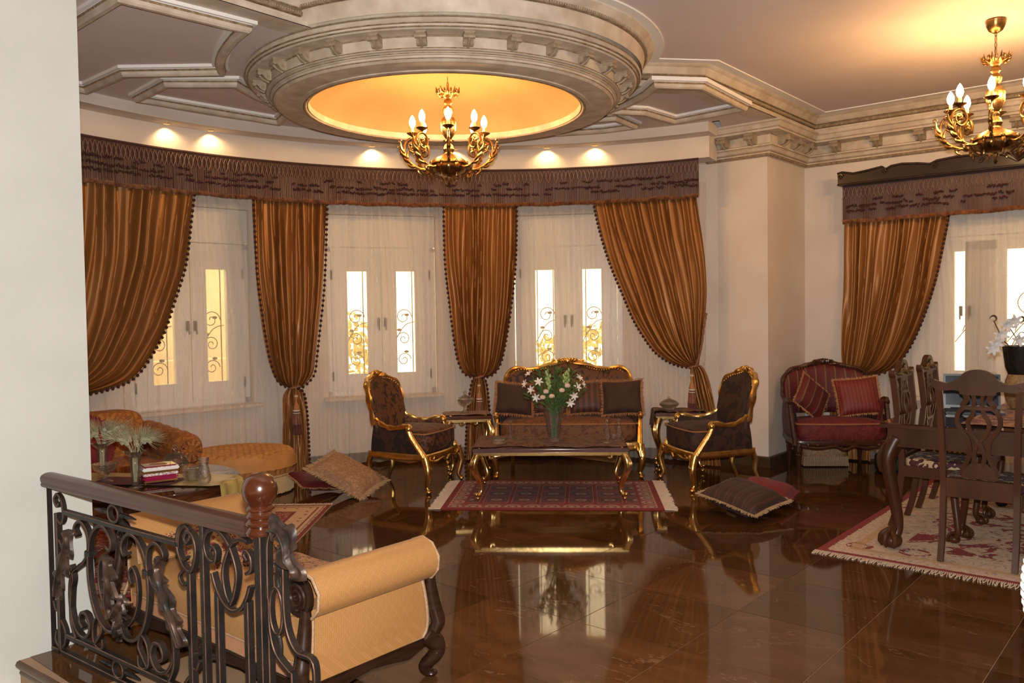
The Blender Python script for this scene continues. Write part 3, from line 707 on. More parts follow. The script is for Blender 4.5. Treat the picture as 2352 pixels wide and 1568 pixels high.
def valance(label, x0, x1, place, z_top, z_bot, per_m, latt=.15, seed=1):
    """place(x,o,z); x in units with per_m metres each"""
    root = thing('valance', (0, 0, 0), 0, label, 'valance', 'fringed burgundy valances')
    W_ = abs(x1 - x0) * per_m; n = int(W_ / .035)
    def sk(a, b): x = lerp(x0, x1, a); z = lerp(z_top, z_bot, b); return (*place(x, -.012 * b * math.sin(a * W_ * 21 + 2 * math.sin(a * 9)) - .004, z), a * W_, z)
    mk('fringe_skirt', MB().grid(sk, n, 5), M['vfab'], root, ang=80)
    lt = MB(); m = int(W_ / .0125)
    for sgn in (0, PI): lt.tube([place(lerp(x0, x1, i / m), -.018 - .004 * (1 if sgn else 0), z_top - .02 - latt * .5 + (latt * .5 - .012) * math.cos(2 * PI * i * .0125 / .085 + sgn)) for i in range(m + 1)], .0032, 4)
    mk('lattice_braid', lt, M['lattice'], root, kind='stuff')
    mk('top_band', MB().tube([place(lerp(x0, x1, i / n), -.008, z_top - .008) for i in range(n + 1)], .012, 6), M['vfab'], root)
    rnd = random.Random(seed); pm = MB(); ln = z_top - z_bot
    for frac, dens in ((.43, .40), (.58, .72), (.71, .80)):
        x = rnd.uniform(0, .05)
        while x < W_:
            L_ = rnd.uniform(.02, .10)
            if rnd.random() < dens:
                z0 = z_top - ln * frac + rnd.uniform(-.008, .008); q_ = 0
                while q_ < L_ and x + q_ < W_:
                    pm.ell(place(lerp(x0, x1, (x + q_) / W_), -.024 - rnd.uniform(0, .012), z0 + rnd.gauss(0, .006)), (rnd.uniform(.007, .012), .010, rnd.uniform(.007, .013)), 6, 4); q_ += rnd.uniform(.006, .012)
            x += L_ + rnd.uniform(.010, .035)
    mk('tuft', pm, M['pompom'], root, kind='stuff')
    nh = int(W_ / .0045)
    def hem(a, b):
        x = lerp(x0, x1, a); i = round(a * nh); rip = .006 * (1 if i % 2 else -1); lo = .008 * mnoise.noise((a * W_ * 30, 3, seed)) + .004 * mnoise.noise((i * .9, 1, seed))
        return (*place(x, -.014 - .006 * math.sin(b * PI) - .005 * math.sin(a * W_ * 17) - rip * (.4 + .6 * b), z_bot + .026 - (.042 + lo) * b + .004 * math.sin(a * W_ * 13)), a * W_, b)
    mk('hem_fringe', MB().grid(hem, nh, 3), M['vhem'], root, ang=30)
    th = MB()
    for i in range(int(W_ / .016)):
        q = lerp(x0, x1, (i + rnd.uniform(-.3, .3)) * .016 / W_); zb = z_bot + rnd.uniform(.0, .02); th.tube([place(q, -.016, z_top - latt), place(q + rnd.uniform(-.1, .1) * per_m ** 0 * .01 / per_m, -.022, zb)], .0016, 3, cap=False)
    mk('thread', th, M['lattice'], root, kind='stuff')
    return root
valance('long curved burgundy valance with lattice braid along the bay', -66, 29.2, on_bay(4.09), 3.185, 2.80, math.radians(1) * 4.09, .15, 3)
valance('straight burgundy valance below the carved wooden pelmet', .49, 3.72, on_wall(.22), 2.92, 2.53, 1.0, .14, 5)
# carved pelmet above the dining valance
pel_top = [(.47, 2.905), (.47, 3.045), (.52, 3.055), (.63, 3.03), (.743, 3.04), (.913, 3.064), (.945, 3.034), (1.0, 3.06), (1.1, 3.07), (1.25, 3.055), (1.36, 3.035), (1.42, 3.06), (1.6, 3.075), (1.74, 3.07), (1.79, 3.055), (1.82, 3.10), (1.90, 3.115), (2.0, 3.135)]
full = pel_top + [(4.2 - a, b) for a, b in reversed(pel_top)]
Mw = Matrix(((Uv.x, 0, -Vv.x, INC.x), (Uv.y, 0, -Vv.y, INC.y), (0, 1, 0, 0), (0, 0, 0, 1)))
pel = MB().prism(full, .26, .32, Mw)
for s0 in (.47, 3.70): pel.prism([(s0, 2.905), (s0 + .03, 2.905), (s0 + .03, 3.03), (s0, 3.03)], 0.0, .27, Mw)
po = thing('pelmet', (0, 0, 0), 0, 'dark carved wooden pelmet with scalloped crest above the dining window', 'pelmet')
mk('crest_board', pel, M['dark'], po, bev=.006)
edge = MB().tube([Mw @ Vector((a, b - .012, .325)) for a, b in full[1:-1]], .011, 6); edge.tube([Mw @ Vector((.47, 2.915, .325)), Mw @ Vector((3.73, 2.915, .325))], .01, 6)
mk('edge_moulding', edge, M['dark'], po)
for cx in (.50, .93, 1.40, 1.80, 2.4, 2.8, 3.27, 3.7): mk('carved_scroll', MB().tube([Mw @ Vector((a, b, .328)) for a, b in spiral((cx, 3.0), .028, .006, 0, 1.5, 16)], .008, 5), M['dark'], po)
cv = MB()
for q in range(-4, 5): cv.tube([Mw @ Vector(p) for p in bez([(2.1, 2.96, .33), (2.1 + q * .03, 3.03, .345), (2.1 + q * .062, 3.075 - abs(q) * .008, .33)], 4)], lambda t: .013 * (1 - .6 * t), 6)
mk('shell_carving', cv, M['dark'], po)
# recessed downlights under the fascia
M['lens'] = G('lit_downlight_lens').set(col=(1, .8, .5), em=(1, .72, .38), es=14.0)
for k, dg in enumerate((-48.9, -43.0, -19.9, -7.5, 6.6, 13.9)):
    p = bay(dg, 4.062)
    lab = ['first recessed downlight above the curtain swept next to the white wall', 'second recessed downlight from the white wall', 'recessed downlight above the left of the brass chandelier', 'recessed downlight hidden behind the brass chandelier', 'recessed downlight above the gap left of the pillar-side curtain', 'recessed downlight above the curtain with the long rope'][k]
    t = thing('downlight', (p[0], p[1], FAS), 0, lab, 'downlight', 'recessed downlights over the bay curtains')
    mk('rim', MB().lathe([(.028, .0), (.036, -.004), (.038, 0), (.038, .012), (.026, .014)], 16), M['goldp'], t)
    mk('lens', MB().lathe([(.027, .004), (.0005, .004)], 16), M['lens'], t)
    lo = lamp('downlight_lamp', 'SPOT', (0, 0, -.012), 8.0, (1, .66, .30), shadow_soft_size=.02, spot_size=math.radians(138), spot_blend=.7); lo.parent = t
    a_ = math.radians(dg); lo.rotation_euler = (math.radians(10) * math.cos(a_), -math.radians(10) * math.sin(a_) * -1, 0)
# ------------------------------------------------------------------ outside
M['lawn'] = plain('dry_lawn', (.32, .30, .12), (.45, .42, .2), .9, 3)
M['stone'] = plain('cream_garden_wall', (.72, .60, .40), (.8, .68, .48), .9, 2)
def leafmat():
    g = G('sun_coloured_leaves'); oi = g.noise(g.co('Object'), 3, 3); col = g.ramp(oi, [(.3, (.62, .56, .15)), (.7, (.92, .82, .36))])  # sunlight put into the leaf colour: brighter and yellower than real foliage
    return g.set(col=col, rough=.6)
M['leaf'] = leafmat()
st('ground_outside', MB().prism([(-14, 9.0), (-9, 4), (-5, 5.8), bay(-60, 4.9), bay(-40, 4.9), bay(-20, 4.9), bay(0, 4.9), bay(20, 4.9), (3.1, 9.7), (10, 4), (22, 8), (22, 26), (-14, 26)], -.5, -.4), M['lawn'])
def hedge(label, c, r, n, seed):
    rnd = random.Random(seed); lf = MB()
    for i in range(n):
        a, b = rnd.uniform(0, 2 * PI), math.asin(rnd.uniform(-.2, 1)); k = rnd.uniform(.8, 1.03)
        p = Vector((c[0] + r[0] * k * math.cos(b) * math.cos(a), c[1] + r[1] * k * math.cos(b) * math.sin(a), c[2] + r[2] * k * math.sin(b)))
        d = Vector((rnd.gauss(0, 1), rnd.gauss(0, 1), rnd.gauss(0, 1))).normalized(); e = d.orthogonal().normalized(); s_ = rnd.uniform(.05, .09)
        lf.add([p - d * s_, p + e * s_ * .45, p + d * s_, p - e * s_ * .45], [(0, 1, 2, 3)])
    t = thing('garden_shrub', (0, 0, 0), 0, label, 'shrub', 'garden shrubs seen through the windows')
    mk('foliage', lf, M['leaf'], t, kind='stuff', smooth=False)
    mk('stem', MB().tube([(c[0], c[1], -.42), (c[0], c[1], c[2] + r[2] * .5)], .06, 8), M['walnut'], t)
hedge('shrub in sunlit colours outside the window behind the gilded sofa', (1.2, 11.6, .2), (1.5, .7, 1.25), 1500, 3)
hedge('shrub outside the left pane of the window beside the armchair', (-2.6, 11.5, .3), (.9, .7, 1.5), 1100, 4)
hedge('tall shrub outside the dining window', (7.4, 9.2, .6), (.8, .8, 1.6), 1100, 5)
gw = MB().box((-7.6, 11.2, 1.2), (9, .3, 3.4), rz=.75)
gw.box((-7.0, 10.7, .3), (8, .35, 1.4), rz=.75)
tag(mk('garden_wall', gw, M['stone']), 'cream garden wall outside the window behind the orange sofa', 'wall')
# ------------------------------------------------------------------ gilded salon suite
M['brocade'] = damask('brown_damask', (.030, .011, .006), (.115, .042, .014), 13, .50, .7)
M['brocade_dark'] = damask('dark_brown_damask', (.018, .008, .006), (.05, .018, .009), 11, .55, .75)
M['brocade_seat'] = damask('rust_brown_damask', (.10, .034, .012), (.17, .065, .022), 22, .5, .7)
M['gimp'] = plain('gold_gimp_braid', (.30, .13, .04), (.42, .2, .07), .6, 120)
def pillow_mb(w, h, t, n=16, pinch=.07):
    mb = MB()
    for sg in (1, -1):
        def fn(a, b):
            x, y = 2 * a - 1, 2 * b - 1
            px = w / 2 * x * (1 - pinch * (1 - y * y)) ; py = h / 2 * y * (1 - pinch * (1 - x * x))
            z = sg * t / 2 * (max(0, 1 - x ** 4) ** .6) * (max(0, 1 - y ** 4) ** .6) * (1 + .06 * mnoise.noise((x * 2.1, y * 2.3, sg + w)))
            return (px, py, z, px + w, py + h)
        mb.grid(fn, n, n)
    return mb
def pillow_edge(w, h, pinch, k):
    pts = []
    for i in range(k):
        q = 4 * i / k; s_ = int(q); f = 2 * (q - s_) - 1
        x, y = [(f, -1), (1, f), (-f, 1), (-1, -f)][s_]
        pts.append(Vector((w / 2 * x * (1 - pinch * (1 - y * y)), h / 2 * y * (1 - pinch * (1 - x * x)), 0)))
    return pts
def fringe_mb(w, h, ln, pinch=.07, dens=.008, seed=1, droop=0.0, r=.0035):
    mb = MB(); rnd = random.Random(seed); per = 2 * (w + h); E_ = pillow_edge(w, h, pinch, int(per / dens))
    for p in E_:
        d = Vector((p.x / (w / 2), p.y / (h / 2), 0)); d = Vector((d.x ** 5, d.y ** 5, 0)); d.normalize()
        q = p + d * ln * rnd.uniform(.75, 1.1) + Vector((rnd.uniform(-.006, .006), rnd.uniform(-.006, .006), rnd.uniform(-.008, .008) - droop))
        mb.tube([p - d * .006, p.lerp(q, .55) + Vector((0, 0, rnd.uniform(-.004, .006))), q], [r, r * 1.1, r * .6], 4)
    return mb
def cushion(name, label, w, h, t, mat, fmat, loc, rot, ln=.035, group=None, pinch=.07, dens=.008, seed=1, r=.0035, cord=None):
    root = thing(name, (0, 0, 0), 0, label, 'cushion', group)
    root.location = loc; root.rotation_euler = rot
    mk('cover', pillow_mb(w, h, t, 18, pinch), mat, root, ang=80)
    if fmat: mk('fringe', fringe_mb(w, h, ln, pinch, dens, seed, 0, r), fmat, root, kind='stuff')
    if cord: mk('piping', MB().tube(pillow_edge(w, h, pinch, 64), .006, 6, closed=True), cord, root)
    return root
def leafy(mb, base, tip, w, th=.01, bend=(0, 0, 0)):
    """acanthus-like leaf: flattened tapered tube"""
    b, t = Vector(base), Vector(tip); mid = (b + t) / 2 + Vector(bend)
    mb.tube(bez([b, mid, t], 4), [w * .45, w * .8, w, w * .95, w * .8, w * .6, w * .45, w * .25, w * .06][:9], 7, flat=th / w)
def flip(pts, sx): return [(p[0] * sx, p[1], p[2]) for p in pts]
def seating(root, hx, hb, outline, ya=.30, lean=.2, wrap=.07, cz0=.37, cz1=.55, gold='gold', fin=M['brocade'], fside=M['brocade_dark'], fseat=None, crest=1.0):
    """hx, hb: front / back half widths, outline: right half of the back frame (x, z) from arm level up to the crest"""
    g = M[gold]; zb = outline[0][1]
    def bk(x, z, o=0.0): return (x, ya + lean * (z - zb) - wrap * (abs(x) / hb) ** 2 + o, z)
    full = outline + [(-x, z) for x, z in reversed(outline[:-1])]
    sm = bez([(x, 0, z) for x, z in full], 6)
    ring = [bk(p.x, p.z) for p in sm]
    mk('back_frame', MB().tube(ring, lambda t: .030 + .006 * math.sin(t * 60), 8, flat=.75, up=(0, 1, 0)), g, root)
    bd = MB()
    L_ = 0; last = None
    for p in bez([(x * .93, 0, zb + (z - zb) * .965) for x, z in full], 10):
        q = Vector(bk(p.x, p.z, -.022))
        if last is None or (q - last).length > .024: bd.ell(q, .0105, 6, 4); last = q
    mk('carved_beading', bd, g, root, kind='stuff')
    xs = [p.x for p in sm]; ht = {}
    def top(x):
        best = zb
        for a, b in zip(sm, sm[1:]):
            if (a.x - x) * (b.x - x) <= 0 and abs(a.x - b.x) > 1e-6: best = max(best, lerp(a.z, b.z, (x - a.x) / (b.x - a.x)))
        return best
    xm = max(xs) - .012
    for nm, sg, mat in (('back_cushion', -1, fin), ('back_panel', 1, fside)):
        def fn(a, b):
            x = xm * math.sin((2 * a - 1) * PI / 2); zt_ = max(top(x) - .015, zb + .02); z = lerp(zb - .16, zt_, b)
            puff = .055 * (max(0, 1 - abs(2 * a - 1) ** 3) ** .5) * (max(0, 1 - abs(2 * b - 1) ** 4) ** .5)
            q = bk(x, z, sg * (.008 + puff * (1 if sg < 0 else .25))); return (*q, x + 2, z)
        mk(nm, MB().grid(fn, 22, 16), mat, root, ang=80)
    # crest carving
    cz = outline[-1][1]; cr = MB()
    for q in range(-3, 4):
        e_ = Vector(bk(q * .026 * crest ** .5, cz + .034 - q * q * .004, -.02)); cr.tube(bez([bk(q * .010, cz - .03, -.015), bk(q * .02 * crest ** .5, cz + .012, -.028), e_], 4), [.010, .012, .015, .017, .018, .018, .017, .014, .008], 8, flat=.8)
    for sx in (-1, 1):
        cr.tube([bk(sx * (a), b, -.022) for a, b in spiral((.085 * crest, cz - .012), .032, .008, PI, -1.4, 16)], .009, 6)
        leafy(cr, bk(sx * .06, cz - .02, -.02), bk(sx * .2 * crest, cz - .05 * crest, -.015), .024, .016, (0, -.01, .02))
    cr.ell(bk(0, cz + .0, -.03), (.03, .02, .03), 10, 6)
    mk('crest_carving', cr, g, root)
    # arms, supports, legs
    for sx in (-1, 1):
        a0 = outline[0][0]
        rail = bez(flip([(a0, ya - wrap + .0, zb + .06), (a0 + .02, ya - wrap - .08, zb + .015), (lerp(hb, hx, .6) + .005, .02, zb - .015), (hx + .012, -.14, zb + .01), (hx + .014, -.175, zb + .005)], sx), 7)
        arm = mk('arm', MB().tube(rail, lambda t: .024 + .004 * math.sin(t * 30), 8, flat=.8, up=(0, 0, 1)), g, root)
        sc = MB(); sc.tube(flip([(hx + .014 , -.15 + a, zb - .012 + b) for a, b in spiral((-.02, .0), .034, .008, PI / 2, 1.25, 16)], sx), .013, 6); sc.ell((sx * (hx + .014), -.172, zb - .012), (.03, .03, .03), 10, 6)
        mk('arm_scroll', sc, g, arm)
        sup = bez(flip([(hx + .012, -.165, zb - .01), (hx + .008, -.195, zb - .09), (hx, -.265, lerp(zb, .33, .72)), (hx - .005, -.315, .33), (hx, -.33, .29)], sx), 7)
        mk('arm_support', MB().tube(sup, lambda t: .022 + .012 * t, 8), g, root)
        lg = MB().tube(bez(flip([(hx, -.325, .33), (hx + .004, -.345, .27), (hx + .018, -.362, .20), (hx + .004, -.345, .11), (hx - .004, -.338, .06), (hx + .006, -.358, .025), (hx + .01, -.366, .018)], sx), 6), lambda t: lerp(.042, .017, min(1, t * 1.25)) + (.012 if t > .9 else 0), 10)
        lg.ell((sx * (hx + .008), -.360, .018), (.024, .028, .018), 10, 6)
        for q in (-1, 0, 1): leafy(lg, (sx * (hx + q * .012), -.35, .31), (sx * (hx + .012 + q * .014), -.392, .19 + abs(q) * .03), .016, .01)
        mk('leg', lg, g, root)
        bl = MB().tube(bez(flip([(hb - .05, ya - .01, .33), (hb - .06, ya + .03, .24), (hb - .065, ya + .03, .13), (hb - .06, ya + .065, .05), (hb - .06, ya + .085, .0)], sx), 6), lambda t: lerp(.030, .016, t), 8)
        mk('leg', bl, g, root)
        # upholstered side between arm rail and seat rail
        def fs(a, b):
            k = a * (len(rail) - 1); i = min(int(k), len(rail) - 2); p = rail[i].lerp(rail[i + 1], k - i)
            yb = lerp(ya - .02, -.30, a); xb = lerp(hb - .01, hx - .002, a) * sx
            q = Vector((xb, yb, .345)); r_ = q.lerp(p, b); r_.x += sx * .018 * math.sin(PI * b) - sx * .008; return (r_.x, r_.y, r_.z, r_.y + 3, r_.z)
        sp = MB().grid(fs, 14, 8)
        mk('side_panel', sp, fside, root, ang=80)
        def fi(a, b): r_ = fs(a, b); return (r_[0] - sx * .05 * math.sin(PI * min(1, b * 1.0 + .0)) - sx * .012, r_[1], r_[2], r_[3], r_[4])
        mk('inside_panel', MB().grid(fi, 14, 8), fin, root, ang=80)
    # seat rail, apron and cushions
    plan = [(hb - .03, ya), (lerp(hb, hx, .6), .0), (hx - .004, -.25), (hx - .02, -.325), (hx * .6, -.352), (0, -.365)]
    plan = [(x, y) for x, y in plan] + [(-x, y) for x, y in reversed(plan[:-1])]
    path = bez([(x, y, .325) for x, y in plan], 6)
    mk('seat_rail', MB().tube(path + [Vector((-(hb - .03), ya, .325)), Vector((hb - .03, ya, .325))][:0], .030, 8, flat=.6, up=(0, 0, 1)).bar([(-(hb - .03), ya, .325), (hb - .03, ya, .325)], .06, .03), g, root)
    ap = MB(); n = int(hx * 2 / .09)
    for i in range(n + 1):
        x = lerp(-hx + .05, hx - .05, i / n); z = .285 - .022 * math.cos(2 * PI * i / n * 2)
        leafy(ap, (x, -.352, .325), (x + .03 * (1 if i > n / 2 else -1), -.362, z), .024, .014)
    ap.tube(bez([(-hx + .01, -.34, .30), (-hx * .55, -.36, .275), (-hx * .2, -.368, .295), (0, -.372, .262), (hx * .2, -.368, .295), (hx * .55, -.36, .275), (hx - .01, -.34, .30)], 6), .014, 6)
    mk('apron_carving', ap, g, root)
    def slab(z0, z1, off, puff, mat, nm):
        def fn(a, b):
            th = 2 * PI * a; cs, sn = math.cos(th), math.sin(th); e = .35
            X = math.copysign(abs(cs) ** e, cs); Y = math.copysign(abs(sn) ** e, sn)
            yy = lerp(ya - wrap - .01, -.335 + off, (1 - Y) / 2); w_ = lerp(hx, hb, min(1, max(0, (yy + .33) / (ya + .33)))) - .03 - off * .5
            prof = [(0, z0), (.97, z0), (1.0, lerp(z0, z1, .2)), (1.0, lerp(z0, z1, .8)), (.96, z1), (.6, z1 + puff * .7), (0, z1 + puff)]
            i = min(int(b * 6 + 1e-6), 5); f = b * 6 - i; k = lerp(prof[i][0], prof[i + 1][0], f); z = lerp(prof[i][1], prof[i + 1][1], f)
            cy = (ya - wrap - .335) / 2; return (X * w_ * k, cy + (yy - cy) * k, z, X * w_ * k + 3, (yy - cy) * k + z)
        mk(nm, MB().grid(fn, 48, 12, cu=True), mat, root, ang=60)
    slab(.335, cz0 + .01, .015, .0, fside, 'seat_base')
    slab(cz0, cz1, -.02, .035, fseat or fin, 'seat_cushion')
    mk('gimp_trim', MB().tube([(x * 1.0, y - .012 if y < 0 else y, cz1 - .012) for x, y in [(p.x * .965, p.y * .97) for p in path[6:-6]]], .006, 5), M['gimp'], root)
    return root
chair_out = [(.275, .60), (.285, .72), (.305, .84), (.29, .945), (.22, 1.005), (.12, 1.03), (.05, 1.055), (0, 1.062)]
ROTS = math.radians(-4.3)
sofa_out = [(.65, .60), (.655, .76), (.655, .92), (.62, 1.01), (.53, 1.045), (.40, 1.03), (.26, 1.05), (.13, 1.10), (0, 1.115)]
sofa = thing('gilded_sofa', (.56, 8.46, 0), ROTS, 'carved gilded sofa with brown damask upholstery behind the coffee table', 'sofa')
seating(sofa, .705, .66, sofa_out, ya=.30, lean=.12, wrap=.03, cz0=.36, cz1=.545, fseat=M['brocade_seat'], crest=1.9)
ch1 = thing('gilded_armchair', (-.985, 7.93, 0), math.radians(90 - 21), 'carved gilded armchair turned towards the pillar, beside the sheer curtain', 'armchair', 'pair of gilded armchairs')
seating(ch1, .345, .285, chair_out)
ch2 = thing('gilded_armchair', (1.865, 7.80, 0), math.radians(-90 + 13), 'carved gilded armchair in front of the pillar, turned towards the flower vase', 'armchair', 'pair of gilded armchairs')
seating(ch2, .345, .285, chair_out, fin=M['brocade_dark'])
# sofa cushions
M['cush_dk'] = plain('dark_brown_velvet', (.030, .013, .008), (.05, .022, .012), .8, 12, sheen=.4)
M['cush_st'] = stripes('brown_rust_striped_silk', [(0, (.045, .018, .010)), (.5, (.10, .034, .014))], .06, 'x')
M['fr_rust'] = plain('rust_fringe', (.26, .10, .035), (.40, .19, .08), .8, 50)
SG = 'cushions on the gilded sofa'
RX = math.radians(68)
def on_sofa(x, y, z, rz=0): p = Matrix.Rotation(ROTS, 3, 'Z') @ Vector((x, y, 0)); return (.56 + p.x * .95, 8.46 + p.y, z)
cushion('throw_cushion', 'plain dark brown cushion with rust fringe at the sofa end beside the curtain tassel', .38, .33, .13, M['cush_dk'], M['fr_rust'], on_sofa(-.57, -.06, .755), (RX, .10, ROTS + .12), .03, SG, seed=2)
cushion('throw_cushion', 'rust striped cushion half hidden behind the white lilies', .36, .33, .13, M['cush_st'], M['fr_rust'], on_sofa(-.20, .05, .75), (RX, 0, ROTS), .03, SG, seed=3)
cushion('throw_cushion', 'dark striped cushion between the lilies and the end cushion on the sofa', .38, .34, .13, M['cush_st'], M['fr_rust'], on_sofa(.215, .01, .76), (RX, -.03, ROTS), .03, SG, seed=4)
cushion('throw_cushion', 'plain dark brown fringed cushion at the sofa end nearest the pillar', .40, .35, .13, M['cush_dk'], M['fr_rust'], on_sofa(.575, -.07, .765), (RX, -.05, ROTS - .08), .03, SG, seed=5)
# ---- tables
M['tabletop'] = plain('mauve_brown_lacquer', (.115, .062, .06), (.15, .085, .08), .12, 5, coat=.6, crough=.05)
M['tabletop2'] = plain('red_brown_veneer', (.075, .020, .010), (.12, .035, .015), .15, 6, coat=.6, crough=.05)
def gleg(sx, sy, x, y, h, r=.038, out=.03):
    """cabriole leg with scroll knee and ball foot; x,y = top position"""
    ox, oy = sx * .7071, sy * .7071
    def P(o, z): return (x + ox * o, y + oy * o, z)
    mb = MB().tube(bez([P(-.02, h), P(.012, h - .02), P(.05, h * .80), P(.045, h * .62), P(-.01, h * .38), P(-.025, h * .22), P(.0, h * .115), P(.03, h * .10)], 7), lambda t: lerp(r * 1.15, r * .42, t ** .8), 10)
    mb.ell(P(.034, h * .13), r * .5, 10, 8); mb.ell(P(.02, h * .045), h * .045 if h < .5 else .022, 10, 8)
    mb.ell(P(.022, h * .045 + .0), (r * .45, r * .45, h * .045), 10, 8)
    for q in (-1, 0, 1):
        tx, ty = -oy * q * .014, ox * q * .014
        mb.tube(bez([(x + ox * .035 + tx, y + oy * .035 + ty, h - .02), (x + ox * .088 + tx, y + oy * .088 + ty, h * .78), (x + ox * .07 + tx, y + oy * .07 + ty, h * .62), (x + ox * .01 + tx * .6, y + oy * .01 + ty * .6, h * .38)], 5), .007, 5)
    for (ax, ay) in ((-sx, 0), (0, -sy)):
        c = (x + ox * .01 + ax * .12, y + oy * .01 + ay * .12, h - .035)
        mb.tube([(c[0] + ax * -(a_ - 0), c[1] + ay * -(a_ - 0), c[2] + b_) for a_, b_ in spiral((0, 0), .026, .006, PI / 2, -1.3, 14)], .011, 6)
        mb.tube(bez([(x + ox * .02, y + oy * .02, h - .03), (x + ax * .06, y + ay * .06, h - .018), (c[0], c[1], h - .016)], 4), .014, 6)
        leafy(mb, c, (c[0] + ax * .09, c[1] + ay * .09, h - .03), .016, .012)
    return mb
def gtable(name, label, loc, rz, w, d, h, topmat, group=None, cat='table'):
    root = thing(name, loc, rz, label, cat, group)
    mk('tabletop', MB().box((0, 0, h - .017), (w, d, .034)), topmat, root, bev=.006)
    a = MB(); 
    for y in (-d / 2 + .025, d / 2 - .025): a.box((0, y, h - .048), (w - .05, .03, .028))
    for x in (-w / 2 + .025, w / 2 - .025): a.box((x, 0, h - .048), (.03, d - .05, .028))
    mk('apron', a, M['goldp'], root, bev=.005)
    bd = MB().bar([(-w / 2 + .01, -d / 2 + .008, h - .04), (w / 2 - .01, -d / 2 + .008, h - .04), (w / 2 - .01, d / 2 - .008, h - .04), (-w / 2 + .01, d / 2 - .008, h - .04)], .012, .012, closed=True)
    mk('gilt_edge', bd, M['goldp'], root)
    for sx in (-1, 1):
        for sy in (-1, 1): mk('leg', gleg(sx, sy, sx * (w / 2 - .05), sy * (d / 2 - .05), h - .034), M['goldp'], root)
    return root
CT = (.335, 7.46); CTH = .462
gtable('coffee_table', 'low gilded coffee table on the red rug in front of the sofa', (CT[0] - .0, CT[1], .008), ROTS + .02, 1.34, .76, CTH - .008, M['tabletop'])
ST1 = (-.41, 8.50); ST2 = (1.70, 8.50); STH = .605
ST1 = (-.47, 8.50)
gtable('side_table', 'gilded side table between the sofa and the armchair by the sheer curtain', (*ST1, 0), .12, .46, .46, STH, M['tabletop2'], 'pair of gilded side tables')
gtable('side_table', 'gilded side table between the sofa and the pillar', (*ST2, 0), -.1, .50, .46, STH, M['tabletop'], 'pair of gilded side tables')
M['runner'] = damask('brown_gold_brocade_runner', (.050, .018, .009), (.15, .062, .022), 20, .5, .75, c3=(.03, .012, .008))
M['runner2'] = damask('taupe_brocade_runner', (.17, .085, .055), (.26, .15, .10), 26, .5, .7, c3=(.10, .05, .035))
def tcloth(name, label, w, d, h, loc, rz, x0, x1, y0, y1, mat, group, seed=1, wob=.03, n=44, ruff=.010):
    """cloth lying on a table top (w x d, height h) covering x0..x1, y0..y1 in table space; what goes over an edge hangs down"""
    def fn(a, b):
        x = lerp(x0, x1, a) + wob * mnoise.noise((b * 4, seed, 1)) * (1 if a in (0, 1) else abs(2 * a - 1) ** 3)
        y = lerp(y0, y1, b) + wob * mnoise.noise((a * 5, seed, 7)) * abs(2 * b - 1) ** 3
        z = h + .004 + ruff * abs(mnoise.noise((x * 9, y * 9, seed)))
        ex = max(0, abs(x) - w / 2); ey = max(0, abs(y) - d / 2)
        if ex > 0: z -= ex; x = math.copysign(w / 2 + .008 + ex * .12 + .006 * math.sin(y * 40), x)
        if ey > 0: z -= ey; y = math.copysign(d / 2 + .008 + ey * .12 + .006 * math.sin(x * 40), y)
        return (x, y, z, lerp(x0, x1, a), lerp(y0, y1, b))
    o = mk(name, MB().grid(fn, n, n), mat, None, ang=70, loc=loc, rot=rz)
    return tag(o, label, 'table runner', group)
tcloth('table_runner', 'brown brocade runner draped over the coffee table', 1.34, .76, CTH, (*CT, 0), ROTS + .02, -.77, .665, -.31, .36, M['runner'], 'brocade table runners', 2, .14, 64, .028)
tcloth('table_runner', 'taupe brocade runner on the side table holding the tall lidded crystal bowl', .46, .46, STH, (*ST1, 0), .12, -.34, .38, -.16, .20, M['runner2'], 'brocade table runners', 3, .05, 36)
tcloth('table_runner', 'brown brocade runner bunched on the side table by the pillar', .50, .46, STH, (*ST2, 0), -.1, -.42, .36, -.17, .22, M['runner'], 'brocade table runners', 5, .08, 40, .03)
